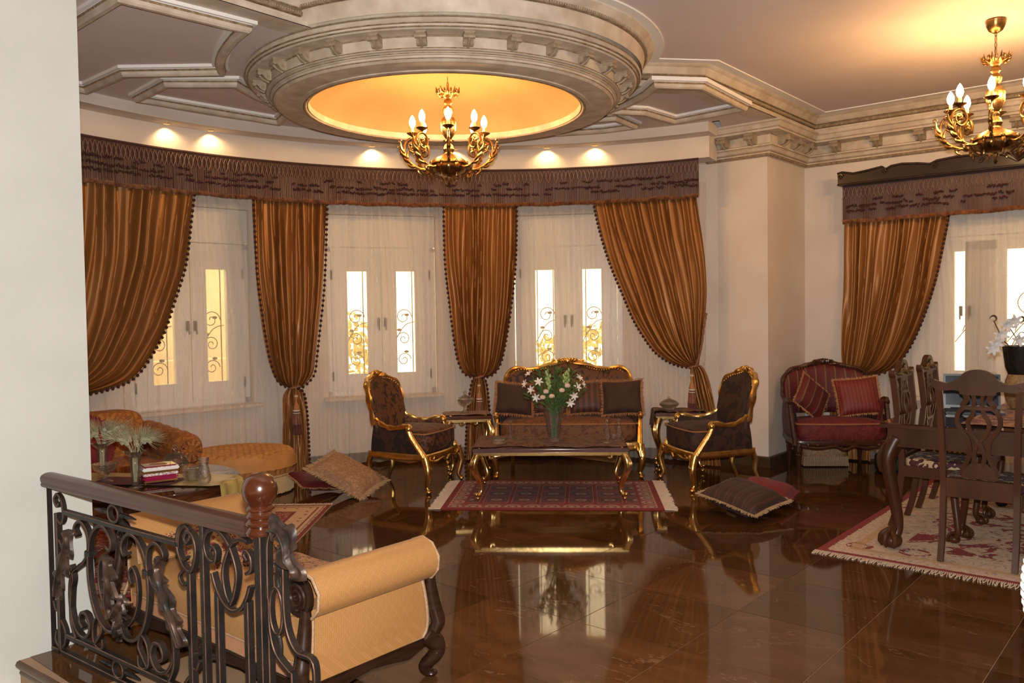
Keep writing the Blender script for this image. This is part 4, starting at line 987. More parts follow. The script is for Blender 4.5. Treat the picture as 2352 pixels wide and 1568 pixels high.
# ---- rugs
def rug_fringe(w, d, sides, ln=.09, dens=.011, seed=1):
    mb = MB(); rnd = random.Random(seed)
    for sx in sides:
        n = int(d / dens)
        for i in range(n + 1):
            y = lerp(-d / 2, d / 2, i / n); x = sx * w / 2; L_ = ln * rnd.uniform(.85, 1.1)
            mb.tube([(x - sx * .005, y, .007), (x + sx * L_ * .5, y + rnd.uniform(-.005, .005), .006), (x + sx * L_, y + rnd.uniform(-.012, .012), .0035)], [.0045, .004, .003], 4)
    return mb
def red_rug(w, d):
    g = G('burgundy_panel_rug'); o = g.xyz(g.co('Object')); ax, ay = g.m('ABSOLUTE', o[0]), g.m('ABSOLUTE', o[1])
    dd = g.m('MINIMUM', g.m('SUBTRACT', w / 2, ax), g.m('SUBTRACT', d / 2, ay))
    red = (.20, .014, .018)
    def cell(v_, per): return g.m('SUBTRACT', g.m('MULTIPLY', g.m('FRACT', g.m('ADD', g.m('DIVIDE', v_, per), .5)), 2.0), 1.0)
    fx, fy = cell(o[0], .245), cell(o[1], .245); ex = g.m('MAXIMUM', g.m('ABSOLUTE', fx), g.m('ABSOLUTE', fy))
    rr = g.m('SQRT', g.m('ADD', g.m('MULTIPLY', fx, fx), g.m('MULTIPLY', g.m('MULTIPLY', fy, fy), 2.2)))
    nz = g.noise(g.co('Object'), 55, 3)
    fld = g.ramp(nz, [(.35, (.075, .022, .028)), (.6, (.17, .06, .065)), (.75, (.34, .19, .17))])
    c = g.mix(g.m('LESS_THAN', rr, .62), fld, (.10, .03, .035)); c = g.mix(g.m('LESS_THAN', rr, .42), c, (.36, .25, .20)); c = g.mix(g.m('LESS_THAN', rr, .2), c, (.13, .06, .06))
    c = g.mix(g.m('GREATER_THAN', ex, .84), c, (.38, .22, .20)); c = g.mix(g.m('GREATER_THAN', ex, .88), c, red)
    # outer border with small medallions
    bx, by = cell(o[0], .165), cell(o[1], .165); br = g.m('SQRT', g.m('ADD', g.m('MULTIPLY', bx, bx), g.m('MULTIPLY', by, by)))
    bc = g.mix(g.m('LESS_THAN', br, .85), (.20, .05, .055), (.42, .27, .23)); bc = g.mix(g.m('LESS_THAN', br, .55), bc, (.16, .06, .065)); bc = g.mix(g.m('LESS_THAN', br, .3), bc, (.40, .31, .24))
    bc = g.mix(g.m('MULTIPLY', g.m('GREATER_THAN', nz, .56), .6), bc, (.30, .14, .13))
    c = g.mix(g.m('LESS_THAN', dd, .20), c, red); c = g.mix(g.m('LESS_THAN', dd, .18), c, bc); c = g.mix(g.m('LESS_THAN', dd, .065), c, (.42, .26, .22)); c = g.mix(g.m('LESS_THAN', dd, .055), c, red)
    g.bump(g.noise(g.co('Object'), 300, 2), .4, .003); return g.set(col=c, rough=.9, sheen=.3)
M['cream_fringe'] = plain('cream_rug_fringe', (.62, .48, .36), (.75, .62, .48), .9, 40)
rg = thing('area_rug', (.352, 7.385, 0), math.radians(-4.6), 'burgundy panelled rug with cream fringe under the coffee table', 'rug')
RW, RDp = 1.86, 1.18
mk('pile', MB().box((0, 0, .004), (RW, RDp, .008)), red_rug(RW, RDp), rg)
mk('fringe', rug_fringe(RW, RDp, (-1, 1), .10), M['cream_fringe'], rg, kind='stuff')
# ---- crystal and flowers
def gl(name, label, prof, loc, mat='crystal', n=20, fl=0.0, nf=12, cat='vase', group=None, extra=None):
    o = mk(name, MB().lathe(prof, n, fl=fl, nf=nf), M[mat], None, loc=loc)
    return tag(o, label, cat, group)
def on_ct(x, y, z=CTH + .013): p = Matrix.Rotation(ROTS + .02, 3, 'Z') @ Vector((x, y, 0)); return (CT[0] + p.x, CT[1] + p.y, z)
vz = on_ct(.03, -.04)
vase = thing('flower_vase', vz, 0, 'tall flared crystal vase holding the white lilies on the coffee table', 'vase')
vh = .30
mk('vase_body', MB().lathe([(.001, 0), (.048, 0), (.052, .008), (.05, .03), (.06, .12), (.078, .22), (.094, vh), (.088, vh), (.072, .22), (.052, .12), (.042, .035), (.001, .03)], 24, fl=.03, nf=12), M['crystal'], vase)
M['stem'] = plain('green_flower_stem', (.05, .12, .03), (.10, .19, .05), .5, 20)
M['leafg'] = plain('dark_green_leaf', (.035, .085, .028), (.10, .19, .055), .5, 14)
M['leafl'] = plain('pale_green_bud', (.30, .42, .12), (.42, .55, .2), .5, 14)
M['lily'] = plain('white_lily_petal', (.78, .72, .66), (.88, .84, .78), .5, 14)
M['blush'] = plain('blush_rose_petal', (.75, .52, .40), (.85, .66, .55), .5, 14)
fw = thing('flower_bouquet', (vz[0], vz[1], vz[2] + .04), 0, 'bouquet of white lilies and dark greenery in the tall crystal vase', 'flowers')
rnd = random.Random(5)
stems = MB(); tips = []
for i in range(26):
    a = rnd.uniform(0, 2 * PI); s_ = rnd.uniform(.05, .34); h_ = rnd.uniform(.46, .70) - s_ * .35
    tip = Vector((s_ * math.cos(a), s_ * math.sin(a) * .7, h_)); tips.append((tip, a))
    stems.tube(bez([(rnd.uniform(-.02, .02), rnd.uniform(-.02, .02), 0), (tip.x * .18, tip.y * .18, .25), tip], 5), .0035, 5)
mk('stems', stems, M['stem'], fw, kind='stuff')
lv = MB()
for i in range(620):
    tip, a = rnd.choice(tips); t = rnd.uniform(.45, 1.0); p = Vector((tip.x * t, tip.y * t, lerp(.10, tip.z, t)))
    d = Vector((rnd.gauss(0, .6), rnd.gauss(0, .6), rnd.uniform(.1, 1))).normalized(); e = d.orthogonal().normalized(); L_ = rnd.uniform(.03, .075)
    lv.add([p, p + d * L_ * .5 + e * L_ * .14, p + d * L_, p + d * L_ * .5 - e * L_ * .14], [(0, 1, 2, 3)])
mk('greenery', lv, M['leafg'], fw, smooth=False, kind='stuff')
def lily(c, d, s_=.044):
    mb = MB(); d = Vector(d).normalized(); e = d.orthogonal().normalized(); f_ = d.cross(e)
    for k in range(6):
        q = 2 * PI * k / 6; r_ = e * math.cos(q) + f_ * math.sin(q); tn = d.cross(r_)
        pts = [(0, .0, .10), (.35, .10, .22), (.75, .30, .16), (1.0, .30, .02)]
        vs = []; 
        for (o, up_, w_) in pts:
            b = Vector(c) + r_ * (o * s_) + d * (s_ * (.55 * math.sin(o * 2.4) + .1)); vs += [b - tn * w_ * s_, b + tn * w_ * s_]
        mb.add(vs, [(0, 1, 3, 2), (2, 3, 5, 4), (4, 5, 7, 6)])
    return mb
for i, (c, d) in enumerate([((-.19, -.10, .36), (-.6, -.8, .3)), ((-.13, -.13, .43), (-.2, -1, .5)), ((-.15, -.12, .30), (-.4, -.9, -.1)), ((-.24, -.06, .41), (-.8, -.5, .3)), ((.20, -.10, .38), (.5, -.9, .2)), ((.22, -.06, .45), (.6, -.5, .6)), ((.17, -.12, .31), (.3, -1, -.1)), ((.25, -.04, .40), (.9, -.4, .2)), ((.14, -.13, .25), (.2, -1, -.2)), ((-.21, -.06, .49), (-.6, -.4, .8))]):
    mk('lily', lily((c[0], c[1], c[2] + .07), d), M['lily'], fw, ang=80)
for c in ((-.07, -.10, .36), (-.10, -.10, .31), (.07, -.11, .37), (-.02, -.12, .32), (.12, -.10, .41)):
    c = (c[0], c[1], c[2] + .06); r_ = MB(); r_.ell(c, (.021, .021, .018), 10, 7)
    for k in range(5): r_.ell((c[0] + .013 * math.cos(k * 1.26), c[1] + .013 * math.sin(k * 1.26), c[2] - .004), (.014, .014, .018), 8, 5)
    mk('rose', r_, M['blush'], fw)
for (x, y, z) in ((-.055, -.05, .52), (-.04, -.06, .47), (.13, -.03, .52), (.10, -.05, .49)):
    bd_ = MB()
    for k in range(7): bd_.ell((x + .010 * math.cos(k * 2.4), y + .01 * math.sin(k * 2.4), z + .08 - k * .018), (.011, .011, .019), 6, 5)
    mk('bud_spike', bd_, M['leafl'], fw)
CS = [(.001, 0), (.034, 0), (.034, .006), (.012, .02), (.010, .06), (.015, .075), (.010, .09), (.011, .13), (.02, .15), (.028, .158), (.028, .165), (.012, .166), (.010, .13)]
gl('candlestick', 'crystal candlestick standing behind the low bowl on the coffee table', CS, on_ct(-.49, .0), cat='candlestick', group='crystal candlesticks', n=14)
gl('candlestick', 'crystal candlestick nearest the vase on the coffee table', CS, on_ct(-.375, .18), cat='candlestick', group='crystal candlesticks', n=14)
gl('crystal_bowl', 'low round crystal bowl on the coffee table beside the candlesticks', [(.001, 0), (.04, 0), (.06, .015), (.066, .035), (.058, .055), (.05, .05), (.058, .035), (.052, .02), (.001, .012)], on_ct(-.455, -.19), cat='bowl', fl=.02)
DEC = [(.001, 0), (.036, 0), (.037, .006), (.012, .012), (.010, .03), (.022, .06), (.026, .10), (.028, .125), (.014, .14), (.010, .155), (.018, .16), (.022, .185), (.008, .19), (.014, .20), (.001, .205)]
gl('crystal_decanter', 'slim crystal decanter with stopper on the coffee table, nearer the vase', DEC, on_ct(.50, -.16), cat='decanter', group='pair of crystal decanters', n=12)
gl('crystal_decanter', 'slim crystal decanter with stopper on the coffee table, nearer the pillar', DEC, on_ct(.61, -.06), cat='decanter', group='pair of crystal decanters', n=12)
gl('crystal_bowl', 'tiny glass bowl behind the two decanters on the coffee table', [(.001, 0), (.025, 0), (.036, .02), (.034, .04), (.03, .04), (.03, .02), (.001, .01)], on_ct(.575, .10), cat='bowl')
lb = thing('lidded_bowl', (ST1[0] - .02, ST1[1] - .0, STH + .016), 0, 'tall footed crystal bowl with lid on the side table by the sheer curtain', 'bowl')
mk('bowl_body', MB().lathe([(.001, 0), (.045, 0), (.048, .008), (.02, .02), (.016, .055), (.02, .062), (.06, .09), (.082, .13), (.078, .133), (.05, .098), (.001, .075)], 24, fl=.03, nf=12), M['crystal'], lb)
mk('lid', MB().lathe([(.082, .135), (.07, .15), (.035, .168), (.012, .178), (.01, .19), (.018, .20), (.016, .215), (.001, .222)], 24, fl=.03, nf=12), M['crystal'], lb)
lb2 = thing('lidded_bowl', (ST2[0] - .10, ST2[1] - .02, STH + .016), 0, 'squat crystal covered dish on the side table by the pillar', 'bowl')
mk('bowl_body', MB().lathe([(.001, 0), (.05, 0), (.055, .01), (.10, .055), (.098, .06), (.05, .02), (.001, .012)], 24, fl=.03, nf=12), M['crystal'], lb2)
mk('lid', MB().lathe([(.10, .061), (.075, .085), (.03, .105), (.012, .11), (.014, .125), (.001, .13)], 24, fl=.03, nf=12), M['crystal'], lb2)
# ---- cushions on the floor
M['paisley'] = damask('beige_paisley_cushion', (.40, .24, .13), (.30, .165, .085), 40, .52, .8, c3=(.22, .12, .06))
M['fr_beige'] = plain('beige_bullion_fringe', (.36, .23, .12), (.50, .35, .2), .85, 60)
M['redvel'] = stripes('red_striped_velvet', [(0, (.13, .008, .010)), (.6, (.085, .006, .008))], .03, 'x')
M['fr_gold'] = plain('gold_tassel_fringe', (.34, .16, .06), (.5, .28, .12), .8, 60)
M['stripe_fl'] = stripes('brown_violet_striped_silk', [(0, (.030, .015, .012)), (.45, (.075, .026, .017)), (.62, (.034, .018, .016)), (.8, (.06, .02, .014))], .085, 'x')
M['redplain'] = plain('crimson_velvet', (.19, .010, .012), (.15, .008, .010), .8, 8, sheen=.5)
FG = 'cushions lying on the marble floor'
cushion('floor_cushion', 'red striped cushion on the floor, half under the beige paisley cushion', .40, .36, .11, M['redvel'], M['fr_gold'], (-1.86, 7.66, .10), (math.radians(14), math.radians(10), .75), .025, FG, seed=8)
cushion('floor_cushion', 'large beige paisley cushion with bullion fringe leaning on the floor', .58, .44, .19, M['paisley'], M['fr_beige'], (-1.53, 7.56, .175), (math.radians(12), math.radians(24), math.radians(-18)), .05, FG, seed=9, dens=.006)
cushion('floor_cushion', 'brown striped cushion with fringe on the floor in front of the pillar armchair', .52, .46, .19, M['stripe_fl'], M['fr_beige'], (1.83, 6.58, .135), (math.radians(6), math.radians(10), math.radians(-50)), .04, FG, seed=10, dens=.006)
cushion('floor_cushion', 'crimson cushion on the floor behind the brown striped cushion', .44, .38, .16, M['redplain'], M['redplain'], (2.13, 6.95, .10), (math.radians(4), math.radians(8), math.radians(-30)), .02, FG, seed=11)
# ------------------------------------------------------------------ wrought-iron railing
RZ = math.atan2(RD.y, RD.x)
rail = thing('stair_railing', (RL0.x, RL0.y, 0), RZ, 'dark wrought-iron railing with wooden handrail in front of the gold bench', 'railing')
def rbar(pts, w=.028, h=.013, closed=False, c=.003):
    """flat bar in the railing plane with chamfered edges; returns builder, chamfer faces are every second side"""
    P = [Vector((a, 0, b)) for a, b in pts]; m = len(P); vs = []
    for i in range(m):
        a = P[i - 1] if (i or closed) else P[i]; b = P[(i + 1) % m] if (i < m - 1 or closed) else P[i]
        t = (b - a).normalized(); nr = Vector((0, 1, 0)); bn = t.cross(nr)
        for x, y in ((-w / 2, -h / 2 + c), (-w / 2, h / 2 - c), (-w / 2 + c, h / 2), (w / 2 - c, h / 2), (w / 2, h / 2 - c), (w / 2, -h / 2 + c), (w / 2 - c, -h / 2), (-w / 2 + c, -h / 2)): vs.append(P[i] + nr * x + bn * y)
    fs = []
    for i in range(m if closed else m - 1):
        j = (i + 1) % m
        for k in range(8): k2 = (k + 1) % 8; fs.append((i * 8 + k, i * 8 + k2, j * 8 + k2, j * 8 + k))
    if not closed: fs += [tuple(range(7, -1, -1)), tuple(range(8 * m - 8, 8 * m))]
    return MB().add(vs, fs)
def rcurve(pts, n=8): return [(p.x, p.y) for p in bez([(a, b, 0) for a, b in pts], n)]
def rub_edges(o):
    me = o.data; me.materials.append(M['rubbed'])
    for p in me.polygons:
        if len(p.vertices) == 4 and p.index % 2 == 1: p.material_index = 1
    return o
def iron(name, pts, w=.030, h=.0145, mat='iron', parent=rail, closed=False):
    return rub_edges(mk(name, rbar(pts, w, h, closed), M[mat], parent))
def ibar(name, x, z0, z1, h=.026, w=.03): return iron(name, [(x, z0), (x, (z0 + z1) / 2), (x, z1)], w, h)
hp = [(-.036, .815), (-.040, .825), (-.036, .834), (-.040, .842), (-.041, .858), (-.034, .870), (-.018, .878), (0, .880), (.018, .878), (.034, .870), (.041, .858), (.040, .842), (.036, .834), (.040, .825), (.036, .815), (-.036, .815)]
hr = MB(); n_ = len(hp)
vs = [(x, a, b) for x in (-.085, 1.655) for a, b in hp]
hr.add(vs, [(i, i + 1, n_ + i + 1, n_ + i) for i in range(n_ - 1)] + [tuple(range(n_ - 1)), tuple(range(2 * n_ - 2, n_ - 1, -1))])
mk('handrail', hr, M['rail'], rail, ang=30)
for nm, a, b, z0, z1 in (('post', -.005, .036, .0, .815), ('post', .095, .028, .69, .0), ('post', 1.235, .028, .02, .60), ('post', 1.332, .028, .02, .815)):
    ibar(nm, a, min(z0, z1), max(z0, z1), .026 if a > 0 else .036)
for z, x0, x1 in ((.705, .17, 1.16), (.105, .17, 1.20), (.012, .0, 1.66)):
    iron('horizontal_bar', [(x0, z), ((x0 + x1) / 2, z), (x1, z)], .03, .022)
C0 = .66   # mirror axis of the main panel
def both(name, pts, **kw):
    for sg in (1, -1): iron(name, [(C0 + sg * (a - C0), b) for a, b in pts], **kw)
def esp(c, r0, r1, a0, turns, n=22): return spiral(c, r0, r1, a0, turns, n)
# two facing C-scrolls forming the central medallion
ovl = rcurve([(.60, .60), (.555, .59), (.515, .64), (.54, .695), (.60, .66), (.635, .56)], 7)
big = rcurve([(.575, .625), (.535, .60), (.50, .64), (.535, .695), (.60, .66), (.60, .66)], 4)
both('medallion_scroll', rcurve([(.570, .600), (.600, .590), (.615, .625), (.590, .665), (.540, .690), (.470, .668), (.420, .600), (.398, .480), (.415, .370), (.460, .280), (.530, .225), (.600, .220), (.635, .262), (.615, .305), (.580, .300)], 6))
both('inner_scroll', rcurve([(.545, .47), (.560, .515), (.530, .545), (.495, .500), (.490, .420), (.520, .340), (.575, .285), (.62, .27), (.64, .31), (.61, .335)], 6), w=.022, h=.011)
# outer S-scrolls
both('s_scroll', rcurve([(.300, .610), (.275, .640), (.300, .672), (.350, .680), (.400, .640), (.405, .560), (.360, .500), (.300, .465), (.235, .420), (.210, .320), (.225, .215), (.275, .150), (.345, .135), (.395, .185), (.375, .245), (.320, .250), (.300, .205), (.330, .180)], 6))
both('corner_scroll', rcurve([(.14, .60), (.165, .57), (.135, .54), (.105, .56), (.10, .52)], 6), w=.02, h=.011)
both('c_scroll', rcurve([(.225, .46), (.245, .40), (.225, .335), (.215, .20), (.26, .115)], 6))
both('foot_scroll', rcurve([(.43, .125), (.465, .16), (.50, .205), (.475, .26), (.43, .225), (.42, .15), (.455, .115), (.50, .12), (.505, .165)], 6), w=.022, h=.011)
both('side_scroll', rcurve([(.105, .66), (.135, .645), (.165, .68), (.15, .755), (.105, .785), (.075, .755), (.10, .725), (.125, .745)], 6), w=.024, h=.012)
both('side_scroll', rcurve([(.035, .25), (.06, .21), (.10, .235), (.075, .27), (.03, .285)], 6), w=.024, h=.012)
both('side_scroll', rcurve([(.06, .11), (.045, .06), (.09, .03), (.14, .06), (.15, .12), (.11, .17)], 6), w=.024, h=.012)
# rings with pointed spears between the double bars
for z in (.76, .058):
    iron('ring', [(.64 + .045 * math.cos(q), z + .038 * math.sin(q)) for q in [2 * PI * k / 20 for k in range(20)]], .026, .012, closed=True)
    for sg in (-1, 1):
        mk('spear', MB().tube(bez([(.64 + sg * .045, 0, z), (.64 + sg * .085, 0, z), (.64 + sg * .12, 0, z), (.64 + sg * .18, 0, z - .003)], 4), [.010, .013, .009, .013, .009, .013, .009, .012, .008, .009, .006, .005, .003], 8), M['iron'], rail)
for sg in (-1, 1): mk('collar', MB().box((C0 + sg * .252, 0, .545), (.055, .036, .024)), M['iron'], rail, bev=.004)
# acanthus leaves
def acanthus(spine, w, name='leaf', y=-.020, lobes=5):
    P = bez([(a, 0, b) for a, b in spine], 8); m = len(P) - 1
    def fn(a, b):
        i = min(int(b * m), m - 1); p = P[i].lerp(P[i + 1], b * m - i); t = (P[i + 1] - P[i]).normalized(); nr = Vector((t.z, 0, -t.x)); q = 2 * a - 1
        wd = w * (.35 + .65 * math.sin(PI * min(1, .10 + .86 * b))) * (1 + .38 * math.cos(2 * PI * lobes * b + PI)) if 0 < b < 1 else w * .18
        o = p + nr * (q * wd) - t * (abs(q) * wd * .7) + Vector((0, y - .020 * (1 - q * q) - .008 * math.cos(q * PI * 2.5) - .012 * math.sin(PI * b), 0)); return tuple(o)
    mb = MB().grid(fn, 12, lobes * 8)
    mb.tube([tuple(p + Vector((0, y - .026 - .012 * math.sin(PI * i / m), 0))) for i, p in enumerate(P)], lambda q: .006 * (1.1 - q), 6)
    return mk(name, mb, M['rub'], rail, ang=50)
M['rub'] = plain('rubbed_bronze_leaf', (.022, .018, .017), (.10, .055, .036), .42, 14, .3, 60, .003, metal=.4)
acanthus([(.64, .30), (.635, .36), (.645, .45), (.63, .53), (.60, .575)], .055)
acanthus([(.66, .31), (.70, .34), (.735, .38), (.745, .43)], .04)
acanthus([(.70, .30), (.70, .26), (.685, .225)], .03, lobes=2)
for sg in (1, -1):
    acanthus([(C0 + sg * .535, .30), (C0 + sg * .50, .38), (C0 + sg * .46, .45), (C0 + sg * .41, .54), (C0 + sg * .39, .60), (C0 + sg * .425, .635)], .05)
# panel beside the newel: interlaced loops over two staves
iron('loop_scroll', rcurve([(1.225, .715), (1.205, .735), (1.225, .765), (1.265, .755), (1.285, .70), (1.265, .635), (1.235, .605), (1.185, .63), (1.15, .70), (1.165, .765), (1.19, .785)], 6))
iron('loop_scroll', rcurve([(1.385, .715), (1.40, .735), (1.425, .715), (1.41, .675), (1.365, .685), (1.345, .74), (1.375, .79), (1.44, .80), (1.51, .755), (1.555, .66), (1.535, .57), (1.505, .525)], 6))
iron('loop_scroll', rcurve([(1.625, .715), (1.605, .735), (1.62, .75), (1.645, .73), (1.645, .685), (1.615, .665)], 6))
iron('loop_scroll', rcurve([(1.63, .785), (1.58, .79), (1.52, .755), (1.47, .66), (1.48, .57), (1.515, .525)], 6))
iron('arch_bar', rcurve([(1.395, .63), (1.42, .575), (1.465, .525), (1.52, .505), (1.575, .525), (1.615, .575), (1.635, .62)], 6))
for a in (1.425, 1.615): ibar('stave', a, 0, .56)
ibar('newel_post', 1.70, 0, .828, .038, .04)
mk('ball_finial', MB().lathe([(.0, .826), (.052, .826), (.054, .834), (.047, .848), (.042, .855), (.055, .864), (.057, .872), (.046, .880), (.042, .885), (.052, .892), (.053, .899), (.043, .906), (.041, .912), (.051, .919), (.051, .926), (.042, .934), (.049, .944), (.0605, .965), (.0645, .988), (.061, 1.012), (.048, 1.036), (.028, 1.049), (.0005, 1.053)], 36, c=(1.70, 0, 0)), M['cherry'], rail)
# descending scroll beyond the newel
iron('end_bar', rcurve([(1.745, .02), (1.745, .40), (1.745, .72), (1.755, .82), (1.80, .872), (1.855, .862), (1.87, .82), (1.84, .785), (1.805, .795)], 6), w=.03)
iron('end_bar', rcurve([(1.80, .80), (1.82, .765), (1.835, .72), (1.835, .60), (1.85, .50), (1.90, .435), (1.99, .415), (1.99, .25), (1.99, .0)], 6), w=.03)
iron('end_bar', rcurve([(1.748, .60), (1.752, .48), (1.785, .40), (1.86, .352), (1.872, .34), (1.872, .18), (1.872, .0)], 6), w=.03)
iron('end_ring', [(1.79 + .036 * math.cos(q), .56 + .085 * math.sin(q)) for q in [2 * PI * k / 24 for k in range(24)]], .026, .012, closed=True)
mk('end_spear', MB().tube(bez([(1.795, 0, .64), (1.79, 0, .68), (1.80, 0, .715), (1.785, 0, .735)], 4), .010, 8), M['iron'], rail)
mk('end_spear', MB().tube(bez([(1.79, 0, .475), (1.80, 0, .43), (1.795, 0, .39)], 4), .010, 8), M['iron'], rail)
acanthus([(1.80, .862), (1.86, .868), (1.90, .82), (1.905, .77), (1.94, .735), (1.915, .705)], .05, lobes=4)
# ------------------------------------------------------------------ gold bench with rolled arms
def diamond(name, c1, c2, c3):
    g = G(name); o = g.xyz(g.co('UV')); a = g.m('ADD', o[0], g.m('MULTIPLY', o[1], .72)); b = g.m('SUBTRACT', o[0], g.m('MULTIPLY', o[1], .72))
    def ln(v_, per, w_): f = g.m('FRACT', g.m('DIVIDE', v_, per)); return g.m('LESS_THAN', g.m('ABSOLUTE', g.m('SUBTRACT', f, .5)), w_)
    big_ = g.m('MAXIMUM', ln(a, .046, .035), ln(b, .046, .035)); fx = ln(o[0], .0085, .22); fy = ln(o[1], .006, .22); dot = g.m('MULTIPLY', fx, fy)
    col = g.mix(g.m('MULTIPLY', dot, .8), c1, c2); col = g.mix(g.m('MULTIPLY', big_, .85), col, c3)
    g.bump(dot, .25, .002); return g.set(col=col, rough=.42, sheen=.2, srough=.4)
M['diamond'] = diamond('gold_diamond_weave', (.375, .185, .06), (.55, .305, .10), (.46, .22, .10))
M['gimp2'] = plain('pale_gimp_braid', (.30, .17, .095), (.46, .29, .17), .7, 160)
M['pinkband'] = plain('apricot_band', (.48, .22, .11), (.52, .26, .14), .6, 20)
BRZ = math.radians(-40.2); bench = thing('upholstered_bench', (-1.185, 3.90, 0), BRZ, 'backless gold upholstered bench with rolled arms behind the iron railing', 'bench')
BH, BD_ = .71, .30
def bench_arm(sx):
    # outer cloth: from roll top around down to the rail; section in (x,z), swept along y
    sec = [(.60, .42), (.612, .50), (.635, .565), (.68, .615), (.745, .638), (.805, .62), (.843, .568), (.838, .51), (.80, .468), (.755, .455)]
    def fn(a, b):
        P = bez([(x, 0, z) for x, z in sec], 5); k = b * (len(P) - 1); i = min(int(k), len(P) - 2); p = P[i].lerp(P[i + 1], k - i)
        y = lerp(-BD_ - .02, BD_ + .02, a); return (sx * p.x, y, p.z, y, b * .85)
    roll = mk('arm_roll', MB().grid(fn, 20, 45), M['diamond'], bench, ang=60)
    def fp(a, b):
        zz = lerp(.475, .185, b); yy = lerp(-BD_ + .005, BD_ - .005 + .03 * math.sin(b * 2.6), a); xx = .765 + .012 * math.sin(PI * a) * math.sin(PI * b) - .02 * b
        return (sx * xx, yy, zz, yy, zz)
    mk('arm_panel', MB().grid(fp, 14, 12), M['diamond'], bench, ang=60)
    mk('arm_core', MB().box((sx * .70, 0, .33), (.11, 2 * BD_ - .02, .30)), M['diamond'], bench)
    gm = MB()
    gm.tube(bez([(sx * .768, BD_ - .012, .46), (sx * .770, BD_ + .008, .36), (sx * .762, BD_ + .022, .26), (sx * .752, BD_ + .008, .20), (sx * .75, BD_ - .06, .186), (sx * .75, -BD_ + .01, .186), (sx * .762, -BD_ + .006, .32), (sx * .768, -BD_ + .008, .465)], 6), .0075, 6)
    for y in (-BD_ - .018, BD_ + .018): gm.tube([(sx * p[0], y, p[1]) for p in [(x * 1.0, z) for x, z in sec]], .007, 6)
    mk('gimp_trim', gm, M['gimp2'], roll)
    for y, sg in ((-BD_ - .03, -1), (BD_ + .03, 1)):
        e = MB(); e.tube([(sx * .735, y - sg * .012, .545), (sx * .735, y + sg * .012, .545)], .078, 24)
        e.tube([(sx * (a_), y + sg * .014, b_) for a_, b_ in spiral((.735, .545), .056, .008, -PI / 2, 2.2, 40)], .0075, 6)
        mk('scroll_end', e, M['dark'], bench)
        post = bez([(sx * .775, y, .50), (sx * .772, y + sg * .004, .42), (sx * .778, y + sg * .022, .32), (sx * .785, y + sg * .036, .255), (sx * .772, y + sg * .020, .205), (sx * .772, y + sg * .018, .175)], 7)
        mk('arm_post', MB().tube(post, lambda t: .020 + .012 * math.sin(PI * t), 10), M['dark'], bench)
        lg = bez([(sx * .75, y - sg * .01, .20), (sx * .775, y + sg * .028, .155), (sx * .775, y + sg * .028, .11), (sx * .735, y - sg * .005, .05), (sx * .745, y + sg * .015, .016)], 7)
        o = MB().tube(lg, lambda t: lerp(.048, .022, t), 12); o.ell((sx * .75, y + sg * .02, .018), (.03, .03, .018), 10, 6)
        mk('leg', o, M['dark'], bench)
    mk('end_rail', MB().prism([(-BD_ - .03, .19), (-BD_ - .03, .155), (-BD_ * .7, .12), (-BD_ * .3, .14), (0, .15), (BD_ * .3, .14), (BD_ * .7, .12), (BD_ + .03, .155), (BD_ + .03, .19)], .715, .765, Matrix(((0, 0, sx, 0), (1, 0, 0, 0), (0, 1, 0, 0), (0, 0, 0, 1)))), M['dark'], bench, bev=.006)
for sx in (1, -1): bench_arm(sx)
def seatf(a, b):
    P = [(-1.0, .20), (-1.02, .27), (-1.0, .36), (-.94, .385), (-.5, .40), (0, .405), (.5, .40), (.94, .385), (1.0, .36), (1.02, .27), (1.0, .20)]
    k = b * 10; i = min(int(k), 9); y = lerp(P[i][0], P[i + 1][0], k - i) * BD_; z = lerp(P[i][1], P[i + 1][1], k - i); x = lerp(-.66, .66, a)
    return (x, y, z, x, b * 1.1)
mk('seat', MB().grid(seatf, 24, 20), M['diamond'], bench, ang=60)
for y in (-BD_ - .012, BD_ + .012):
    mk('apricot_band', MB().box((0, y, .225), (1.36, .012, .055)), M['pinkband'], bench, bev=.004)
    mk('gimp_trim', MB().tube([(-.68, y, .256), (.68, y, .256)], .006, 6).tube([(-.68, y, .196), (.68, y, .196)], .006, 6), M['gimp2'], bench)
    sr = [(-.72, .19), (-.72, .14), (-.55, .12), (-.3, .145), (-.12, .13), (0, .105), (.12, .13), (.3, .145), (.55, .12), (.72, .14), (.72, .19)]
    Ms = Matrix(((1, 0, 0, 0), (0, 0, -1, y), (0, 1, 0, 0), (0, 0, 0, 1)))
    mk('seat_rail', MB().prism(sr, -.02, .02, Ms), M['dark'], bench, bev=.005)
    sgn = -1 if y < 0 else 1; cvb = MB()
    for sx in (-1, 1):
        cvb.tube([(sx * a_, y + sgn * .022, b_) for a_, b_ in spiral((.06, .15), .028, .006, PI, 1.4, 16)], .008, 6); leafy(cvb, (sx * .05, y + sgn * .02, .14), (sx * .2, y + sgn * .02, .155), .018, .012)
    cvb.ell((0, y + sgn * .022, .15), (.022, .012, .03), 8, 6); mk('carving', cvb, M['dark'], bench)
